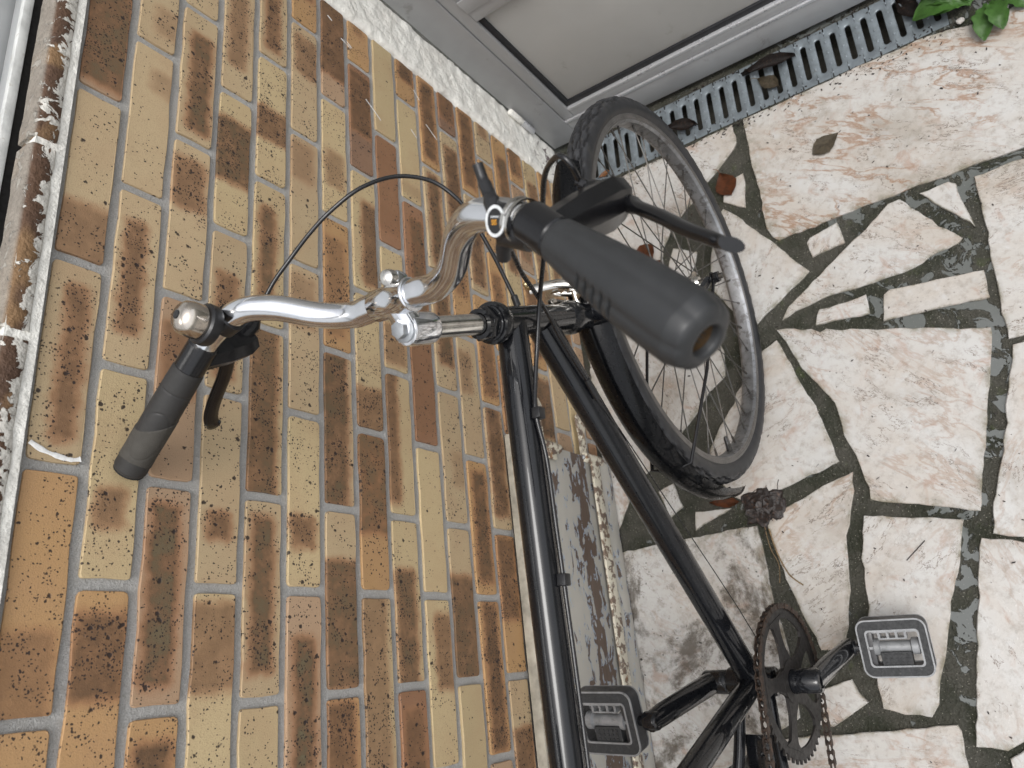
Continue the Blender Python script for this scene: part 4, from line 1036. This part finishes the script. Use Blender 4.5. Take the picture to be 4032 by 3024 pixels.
# brake levers
def lever_set(side):
    s = side
    clamp_a, clamp_b = st(.3365, .2075 * s, .759), st(.3245, .2205 * s, .759)
    dbar = (clamp_b - clamp_a).normalized()
    if s < 0:
        front = b(.372, -.228, .684); nose = b(.388, -.208, .694); cab = b(.380, -.209, .706)
        blade = [b(.368, -.233, .686), b(.354, -.247, .690), b(.337, -.265, .695), b(.318, -.283, .700), b(.304, -.299, .703), b(.295, -.309, .705), b(.291, -.314, .709)]
    else:
        front = b(.385, .212, .704); nose = b(.397, .190, .711); cab = b(.398, .189, .711)
        blade = [b(.376, .210, .712), b(.362, .226, .715), b(.350, .252, .704), b(.333, .281, .695), b(.321, .302, .686), b(.315, .314, .676), b(.317, .319, .671)]
    def body(bm):
        mid = (clamp_a + clamp_b) / 2
        lathe(bm, [(.0112, -.020), (.0142, -.020), (.0152, -.018), (.0152, .010), (.0142, .012), (.0112, .012)], mid, dbar, 24)
        n_ = (front - mid).normalized()
        tube(bm, [mid + n_ * .006, mid.lerp(front, .45), mid.lerp(front, .8), front], [.0140, .0160, .0165, .0140], 8, flat=[(1.0, 1.0), (1.25, .95), (1.35, .9), (1.25, .85)], hint=dbar)
        tube(bm, [front.lerp(mid, .25), nose.lerp(front, .3), nose], [.010, .0085, .0058], 12)
        lathe(bm, [(.0035, 0), (.0045, .002), (.0045, .006), (.003, .007), (.003, .010)], nose, nose - front, 12)
    br = mk('brake_bracket', 'black_alloy', body, ang=25)
    pth = spline(blade, 5); n = len(pth)
    fl = [(1.1, .8) if i < 4 else (1.2, .62) for i in range(n)]
    rad = [(.0082 if s < 0 else .0062) - (.0016 * i / n if s < 0 else 0) + .0008 * math.sin(min(1, i / 12) * math.pi / 2) - (.0012 if i > n - 8 else 0) + (.0016 if i >= n - 3 else 0) for i in range(n)]
    lv = mk('brake_lever', 'black_alloy', lambda bm: tube(bm, pth, rad, 14, flat=fl, hint=Vector((.7, .7 * s, .25)).normalized()))
    mk('pivot_pin', 'zinc_bolt', lambda bm: lathe(bm, [(0, -.009), (.0032, -.009), (.0032, .009), (0, .009)], blade[0].lerp(blade[1], .3), Vector((.1, 0, 1)), 10), lv)
lever_set(-1); lever_set(1)

# bell
bc = st(.3515, .168, .777)
bell = mk('bell', 'black_plastic', lambda bm: (lathe(bm, [(.0115, -.034), (.0152, -.034), (.0152, -.010), (.0115, -.010)], st(.3605, .168, .7575) + Vector((0, 0, 0)), (st(.354, .182, .759) - st(.3675, .148, .755)).normalized(), 20) if False else None,
    lathe(bm, [(0, -.006), (.0195, -.006), (.0205, -.003), (.0205, .004), (.0185, .006), (0, .006)], bc, (.02, -.05, 1), 28), tube(bm, [st(.362, .165, .757), st(.356, .167, .768), bc], [.0125, .011, .012], 14)))
mk('bell_clamp', 'black_plastic', lambda bm: lathe(bm, [(.0112, -.007), (.0145, -.007), (.0145, .007), (.0112, .007)], st(.3610, .166, .7575), st(.354, .182, .759) - st(.3675, .148, .755), 22), bell)
mk('bell_dome', 'bell_nickel', lambda bm: lathe(bm, [(.0165, .0062), (.0172, .009), (.0170, .018), (.0155, .0245), (.012, .0285), (.006, .030), (.0055, .0302), (0, .0302)], bc, (.02, -.05, 1), 32), bell, ang=60)
mk('bell_screw', 'black_plastic', lambda bm: lathe(bm, [(.0045, .0300), (.0042, .0312), (0, .0316)], bc, (.02, -.05, 1), 14), bell)

# thumb shifter
dn_ = Vector((-.286, .30, .897)).normalized(); dc = b(.335, -.178, .771)
sh = mk('thumb_shifter', 'black_plastic', lambda bm: (lathe(bm, [(0, -.020), (.010, -.020), (.0122, -.016), (.0126, -.004), (.0118, -.0006), (.0112, 0), (0, 0)], dc, dn_, 32),
    tube(bm, [dc - dn_ * .012, st(.349, -.178, .757), st(.341, -.197, .752)], [.011, .0152, .0150], 18)), ang=45)
mk('shift_lever', 'black_plastic', lambda bm: tube(bm, spline([dc - dn_ * .005 + Vector((.006, .004, 0)), b(.358, -.172, .768), b(.372, -.168, .770), b(.383, -.168, .776)]), [.0062] * 6 + [.0048] * 6 + [.004] * 7, 12), sh)
mk('cable_stop', 'black_plastic', lambda bm: tube(bm, [dc - dn_ * .016, b(.331, -.163, .744), b(.328, -.158, .737)], [.007, .0058, .0055], 12), sh)
mk('spring_band', 'chrome_dull', lambda bm: (lathe(bm, [(.0152, -.003), (.0162, -.003), (.0162, 0), (.0152, 0)], st(.3475, -.1915, .759), st(.336, -.208, .759) - st(.354, -.182, .759), 24), lathe(bm, [(.0152, .0018), (.0164, .0018), (.0164, .0045), (.0152, .0045)], st(.3475, -.1915, .759), st(.336, -.208, .759) - st(.354, -.182, .759), 24)), sh)
# dial face: white ring, dark disc, lettering
tr = Vector((-.10042, -.79678, -.59587)); tu = -Vector((-.92503, .29531, -.23898))
Bm = Matrix((bf, bl, bu)); tr = Bm @ tr; tu = Bm @ tu
fx = (tr - dn_ * tr.dot(dn_)).normalized(); fy = dn_.cross(fx)
mk('dial_ring', 'dial_white', lambda bm: lathe(bm, [(.0086, .0001), (.0108, .0001), (.0108, .0006), (.0086, .0006)], dc, dn_, 36, closed=True), sh, ang=30)
mk('dial_disc', 'black_plastic', lambda bm: lathe(bm, [(.0086, .0001), (.0084, .0004), (0, .0004)], dc, dn_, 30), sh)
def lettering(txt, size, off, mat, nm):
    cu = bpy.data.curves.new(nm, 'FONT'); cu.body = txt; cu.size = size; cu.align_x = 'CENTER'; cu.align_y = 'CENTER'; cu.extrude = .00008
    t_ = bpy.data.objects.new(nm, cu); col.objects.link(t_)
    dg = bpy.context.evaluated_depsgraph_get(); me = bpy.data.meshes.new_from_object(t_.evaluated_get(dg)); col.objects.unlink(t_); bpy.data.objects.remove(t_)
    me.materials.clear(); me.materials.append(M[mat]); o = bpy.data.objects.new(nm, me); col.objects.link(o); o.parent = sh
    mt = Matrix((fx, fy, dn_)).transposed().to_4x4(); mt.translation = dc + fx * off[0] + fy * off[1] + dn_ * .00055; o.matrix_local = mt
lettering('SIS', .0052, (-.0010, -.0010), 'dial_orange', 'orange_lettering')
lettering('SHIMANO', .0022, (0, .0028), 'dial_white', 'white_lettering')

# front caliper brake
def caliper(bm):
    p = ax_pt(.385) + Vector((.030, 0, -.004))
    for s in (-1, 1):
        tube(bm, spline([p + Vector((.004 + .004 * s, .004 * s, .0)), p + Vector((.006 + .004 * s, .022 * s, .010)), p + Vector((.008 + .004 * s, .040 * s, .004)), p + Vector((.012, .046 * s, -.022)), p + Vector((.016, .036 * s, -.050))], 5), .0058, 10, flat=[(1.25, .7)] * 21)
    tube(bm, spline([p + Vector((.008, -.02, .01)), p + Vector((.012, .010, .024)), p + Vector((.012, .046, .034))], 5), .0055, 10, flat=[(1.25, .7)] * 11)
    tube(bm, spline([p + Vector((.012, .02, .008)), p + Vector((.014, -.012, .022)), p + Vector((.012, -.05, .026)), p + Vector((.012, -.07, .022))], 5), .0055, 10, flat=[(1.3, .65)] * 16)
    lathe(bm, [(0, -.03), (.0045, -.03), (.0045, .0), (.0105, .001), (.0105, .006), (.006, .0065), (.006, .012), (0, .012)], p + Vector((.006, 0, .002)), Vector((.93, 0, .35)), 16)
cal = mk('front_brake', 'chrome_dull', caliper)
for s, off in ((1, (.014, .044, .036)), (-1, (.020, -.004, .016))):
    def an(bm):
        o = ax_pt(.385) + Vector((.030, 0, -.004)) + Vector(off); u = Vector((.35, 0, .93)).normalized() if s < 0 else Vector((.2, .1, .97)).normalized(); x, y = frame_of(u)
        prism(bm, ngon(.0055, 6), o, x, y, u, .007, bev=.0005); lathe(bm, [(.0045, .007), (.004, .010), (.002, .012), (0, .0125)], o, u, 12)
    mk('acorn_nut', 'brass_nut', an, cal)
mk('brake_wire', 'chrome_dull', lambda bm: tube(bm, [ax_pt(.385) + Vector((.042, -.066, .02)), ax_pt(.385) + Vector((.044, .02, .026))], .0008, 5), cal)

# cables
def cable(name, pts, r, mat, n=8): return mk(name, mat, lambda bm: tube(bm, spline(pts, n), r, 10))
cable('front_brake_cable', [b(*p) for p in [(.397, .19, .711), (.431, .17, .707), (.456, .15, .701), (.478, .125, .697), (.497, .1, .691), (.519, .07, .677), (.540, .05, .646), (.542, .03, .614), (.526, .015, .590), (.508, .01, .571), (.475, .005, .544), (.450, .003, .525), (.424, .0, .509)]], .0023, 'cable_black')
mk('cable_ferrule', 'black_plastic', lambda bm: lathe(bm, [(0, 0), (.004, 0), (.004, .012), (.003, .013), (0, .013)], b(.420, 0, .5065), Vector((.85, 0, .52)), 12))
cable('gear_cable', [b(*p) for p in [(.328, -.158, .737), (.352, -.145, .712), (.372, -.122, .679), (.394, -.08, .607), (.406, -.05, .543), (.405, -.03, .491), (.384, -.024, .455), (.341, -.022, .392)]], .0023, 'cable_black')
mk('cable_ferrule', 'black_plastic', lambda bm: tube(bm, [b(.352, -.022, .408), b(.336, -.020, .384)], [.0035, .0042], 10))
cable('gear_wire', [b(.341, -.022, .392), b(.243, -.013, .226), b(.06, -.010, -.040), b(.0, -.008, -.06), b(-.1, -.03, -.02)], .0007, 'cable_black', 4)
cable('rear_brake_cable', [b(*p) for p in [(.393, -.203, .697), (.398, -.206, .712), (.408, -.198, .716), (.419, -.172, .694), (.419, -.15, .668), (.419, -.12, .625), (.419, -.09, .583), (.405, -.05, .535), (.364, -.030, .516), (.324, -.022, .512), (.289, -.020, .512), (.244, -.0205, .498), (.18, -.0205, .489), (.122, -.0205, .481), (.047, -.0205, .471), (-.044, -.0205, .460), (-.16, -.0205, .447)]], .0024, 'cable_black')
for a, c in ((.289, .511), (.122, .484), (-.07, .46)):
    def clip(bm, a=a, c=c):
        box(bm, a - .006, a + .006, -.0275, -.0172, .275 + c - .006, .275 + c + .005, bevel=.0012)
    mk('cable_clip', 'black_plastic', clip)
# saddle (outside the photograph)
mk('seat_post', 'chrome_dull', lambda bm: tube(bm, [b(-.195, 0, .49), b(-.235, 0, .60)], .0125, 18))
def saddle(bm):
    r_ = spline([b(-.06, 0, .615), b(-.12, 0, .622), b(-.20, 0, .620), b(-.28, 0, .622), b(-.34, 0, .628)], 5); n = len(r_)
    tube(bm, r_, [.02 + .0 * i for i in range(n)], 18, flat=[(.7 + 2.8 * (i / (n - 1)) ** 1.6, .9) for i in range(n)])
mk('saddle', 'saddle_black', saddle)
mk('rear_sprocket', 'spoke_steel', lambda bm: lathe(bm, [(.012, -.062), (.034, -.058), (.034, -.055), (.028, -.04), (.012, -.04)], rear, S_, 30, closed=True))

# ================================================================== LITTER ON THE GROUND
def leaf(name, label, cat, loc, length, width, rot, mat, curl=.2, tilt=(0, 0), group=None, z=.0035, stem=True, seed=0):
    rs = random.Random(seed); bm = BM(); n, m = 12, 6; rows = []
    for i in range(n + 1):
        f = i / n; w = width / 2 * math.sin(math.pi * f ** .8) ** 1.15 * (1 + .06 * math.sin(f * 31 + seed)) + .0004
        row = []
        for j in range(m + 1):
            y = -1 + 2 * j / m
            zz = curl * width * (.5 * y * y + .35 * math.sin(f * 2.6 + seed) * f + .12 * math.sin(f * 9 + y * 3 + seed) * .5) + .0006 * (1 - abs(y)) * -1
            row.append(bm.verts.new((length * (f - .5), w * y, zz)))
        rows.append(row)
    for A, B in zip(rows, rows[1:]):
        for j in range(m): bm.faces.new((A[j], A[j + 1], B[j + 1], B[j]))
    bmesh.ops.solidify(bm, geom=bm.faces[:], thickness=.0005)
    if stem: tube(bm, spline([(length * .49, 0, .001), (length * .62, length * .02, .003), (length * .74, length * .12, .004)], 4), .0007, 5)
    o = obj(name, bm, mat, None, ang=60); o.location = (loc[0], loc[1], z); o.rotation_euler = (tilt[0], tilt[1], rot)
    return tag(o, label, cat, group)
leaf('dead_leaf', 'flat grey-brown dead leaf lying on the large veined marble slab', 'leaf', (.800, -.615), .060, .040, R(-68), 'leaf_grey', .05, stem=False, seed=1)
leaf('dead_leaf', 'wet rust-red dead leaf with curled stalk on the joint beside the front tyre', 'leaf', (.812, -.408), .066, .046, R(12), 'leaf_rust', .16, seed=2)
leaf('dead_leaf', 'dark rust dead leaf seen between the spokes of the front wheel', 'leaf', (.730, -.195), .062, .050, R(120), 'leaf_rust', .1, seed=3)
leaf('dead_leaf', 'small orange leaf scrap standing in a slot of the drain grate', 'leaf', (.985, -.135), .030, .014, R(100), 'leaf_orange', .4, stem=False, z=.002, seed=4)
leaf('dead_leaf', 'tiny red leaf scrap on marble inside the front wheel', 'leaf', (.700, -.228), .014, .006, R(60), 'leaf_rust', .2, stem=False, seed=5)
leaf('dead_leaf', 'crumpled dark leaf lying across the drain grate next to the tyre', 'leaf', (1.000, -.345), .075, .030, R(70), 'wet_litter', .7, z=.004, seed=6)
leaf('dead_leaf', 'long rolled dark brown leaf lying along the drain grate', 'leaf', (1.040, -.555), .115, .030, R(80), 'wet_litter', .8, z=.004, stem=False, seed=7)
leaf('dead_leaf', 'torn olive-brown leaf lying under the rolled leaf on the grate', 'leaf', (1.000, -.545), .060, .030, R(40), 'leaf_grey', .5, z=.004, seed=8)
leaf('dead_leaf', 'dark brown leaf at the weed end of the drain grate', 'leaf', (1.005, -.822), .075, .032, R(20), 'wet_litter', .6, z=.004, seed=9, stem=False)
leaf('dead_leaf', 'brown leaf stuck under the tail of the front mudguard', 'leaf', (.150, -.262), .060, .020, R(80), 'leaf_rust', .3, seed=10, stem=False)
# sodden clump of leaves behind the front wheel
bm = BM(); rs = random.Random(3)
nu, nv = 40, 22
cl = [[None] * (nu) for _ in range(nv + 1)]
for j in range(nv + 1):
    for i in range(nu):
        t = 2 * math.pi * i / nu; f = j / nv
        rad = (.040 + .016 * noise.noise(Vector((math.cos(t) * 2, math.sin(t) * 2, 1))) + .012 * noise.noise(Vector((math.cos(t) * 7, math.sin(t) * 7, 5)))) * f
        h = .006 * (1 - f ** 2) + .008 * noise.noise(Vector((rad * math.cos(t) * 90, rad * math.sin(t) * 90, 2))) * (1 - f) + .003 * noise.noise(Vector((rad * math.cos(t) * 260, rad * math.sin(t) * 260, 2)))
        cl[j][i] = bm.verts.new((rad * math.cos(t) * .9, rad * math.sin(t) * 1.0, max(0, h) if f < 1 else -.004))
for j in range(nv):
    for i in range(nu): bm.faces.new((cl[j][i], cl[j][(i + 1) % nu], cl[j + 1][(i + 1) % nu], cl[j + 1][i]))
for k in range(26):
    a = rs.uniform(0, 6.28); r0 = rs.uniform(.005, .04); p = Vector((r0 * math.cos(a), r0 * math.sin(a), rs.uniform(.002, .007)))
    q = p + Vector((rs.uniform(-.03, .03), rs.uniform(-.03, .03), rs.uniform(-.002, .006))); q.z = max(.001, q.z)
    tube(bm, [p, p.lerp(q, .5) + Vector((0, 0, .003)), q], .0006, 4)
for k in range(16):
    a = rs.uniform(0, 6.28); r0 = rs.uniform(.0, .036); c0 = Vector((r0 * math.cos(a), r0 * math.sin(a), .004 * (1 - r0 / .045) + .003)); n_ = Vector((rs.uniform(-.6, .6), rs.uniform(-.6, .6), 1)).normalized(); x, y = frame_of(n_); sz = rs.uniform(.006, .013)
    prism(bm, [(sz * math.cos(q) * rs.uniform(.6, 1.2), sz * math.sin(q) * rs.uniform(.5, 1)) for q in [6.28 * i / 7 for i in range(7)]], c0, x, y, n_, .0006)
clump = obj('leaf_litter', bm, 'wet_litter', None, ang=50); clump.location = (.128, -.335, 0)
clump['kind'] = 'stuff'; tag(clump, 'sodden black clump of rotted leaves behind the front tyre', 'leaf litter')
def straw(label, pts, r=.0010, mat='straw'):
    bm = BM(); tube(bm, spline([Vector(p) for p in pts], 5), r, 5); o = obj('straw', bm, mat); return tag(o, label, 'straw', 'dry stalks on the paving')
straw('dry brown stalk with thick end lying over the joint by the chainring', [(.085, -.335, .004), (.04, -.340, .004), (.0, -.352, .003), (-.022, -.372, .003)], .0013)
straw('pale thin stalk curving along the joint by the chainring', [(.09, -.328, .004), (.05, -.330, .004), (.02, -.338, .003), (-.012, -.332, .003)], .0007)
straw('short grey stalk lying on a slab beside the right pedal', [(-.008, -.545, .0015), (.018, -.58, .003)], .0009, 'wet_litter')
bm = BM(); prism(bm, [(-.006, -.008), (.004, -.007), (.006, .004), (.001, .006), (-.002, .002), (-.006, .005)], (0, 0, 0), (1, 0, .2), (0, 1, -.1), (0, 0, 1), .0008)
fo = obj('foil_scrap', bm, 'foil'); fo.location = (-.232, -.352, .002); tag(fo, 'small crumpled silver foil scrap beside the chain', 'scrap')
for i, (x, y, lb) in enumerate(((.922, -.892, 'white stone chip at the foot of the green weed'), (.905, -.955, 'larger pink-white stone chip beside the green weed'))):
    bm = BM(); bmesh.ops.create_icosphere(bm, subdivisions=2, radius=.007 + .002 * i)
    for v_ in bm.verts: v_.co *= 1 + .35 * noise.noise(v_.co * 160 + Vector((i, 0, 0))); v_.co.z *= .6
    o = obj('stone_chip', bm, 'marble', None, smooth=False); o.location = (x, y, .006); o['mould'] = 0.; o['vein'] = .2; tag(o, lb, 'pebble')
# loose grit and specks on the slabs
bm = BM(); rs = random.Random(8)
for k in range(420):
    p = Vector((rs.uniform(-.4, .93), rs.uniform(-.95, -.03), .0012)); s_ = rs.choice((.0007, .0009, .0012, .0018)) * rs.uniform(.7, 1.2)
    if p.x > .9 + .04 * p.y: continue
    r_ = bmesh.ops.create_cube(bm, size=1); a = rs.uniform(0, 3)
    for v_ in r_['verts']: v_.co = p + Vector((v_.co.x * s_ * 2.4 * math.cos(a) - v_.co.y * s_ * math.sin(a), v_.co.x * s_ * 2.4 * math.sin(a) + v_.co.y * s_, v_.co.z * s_ * .8))
for k in range(520):
    if k < 300: t_, w_ = rs.uniform(0, DL), rs.gauss(DW + .012, .012)
    else: t_, w_ = rs.uniform(-.02, DL), rs.gauss(.002, .006)
    p = dpt(t_, w_, .0002); s_ = rs.uniform(.0006, .0022)
    if k >= 420: p = Vector((rs.uniform(-.4, 1.0), -.012 - abs(rs.gauss(0, .012)), .0005))
    r_ = bmesh.ops.create_cube(bm, size=1); a = rs.uniform(0, 3)
    for v_ in r_['verts']: v_.co = p + Vector((v_.co.x * s_ * 2 * math.cos(a) - v_.co.y * s_ * math.sin(a), v_.co.x * s_ * 2 * math.sin(a) + v_.co.y * s_ * 1.3, v_.co.z * s_))
gr = obj('grit', bm, 'wet_litter', None, smooth=False); gr['kind'] = 'stuff'; tag(gr, 'dark specks of grit scattered over the marble paving', 'grit')
# green weed growing at the end of the drain
weed = thing('weed', 'bright green leafy weed growing at the end of the drain grate', 'weed', (.945, -.945, 0))
rs = random.Random(21)
for k in range(17):
    a = R(rs.uniform(0, 360)); Lw = rs.uniform(.055, .105); wd = Lw * rs.uniform(.34, .46); up = rs.uniform(.25, .9)
    bm = BM(); n, m = 12, 6; rows = []
    for i in range(n + 1):
        f = i / n; w = wd / 2 * (min(1, .12 + max(0, f - .12) * 2.4)) * math.sqrt(max(0, 1 - max(0, (f - .55) / .45) ** 2)) * (1 + .12 * math.sin(f * 26)) + .0012
        row = []
        for j in range(m + 1):
            y = -1 + 2 * j / m
            h = Lw * (up * math.sin(f * 1.9) * .7 - .28 * f * f) + .12 * w * y * y * 3 + .0015 * math.sin(f * 20 + y * 4) + .003
            row.append(bm.verts.new((f * Lw, w * y, max(.002, h))))
        rows.append(row)
    for A, B in zip(rows, rows[1:]):
        for j in range(m): bm.faces.new((A[j], A[j + 1], B[j + 1], B[j]))
    bmesh.ops.solidify(bm, geom=bm.faces[:], thickness=.0005)
    o = obj('leaf', bm, 'weed_leaf', weed, ang=70); o.rotation_euler = (0, 0, a); o.location = (.012 * math.cos(a), .03 * math.sin(a), 0)
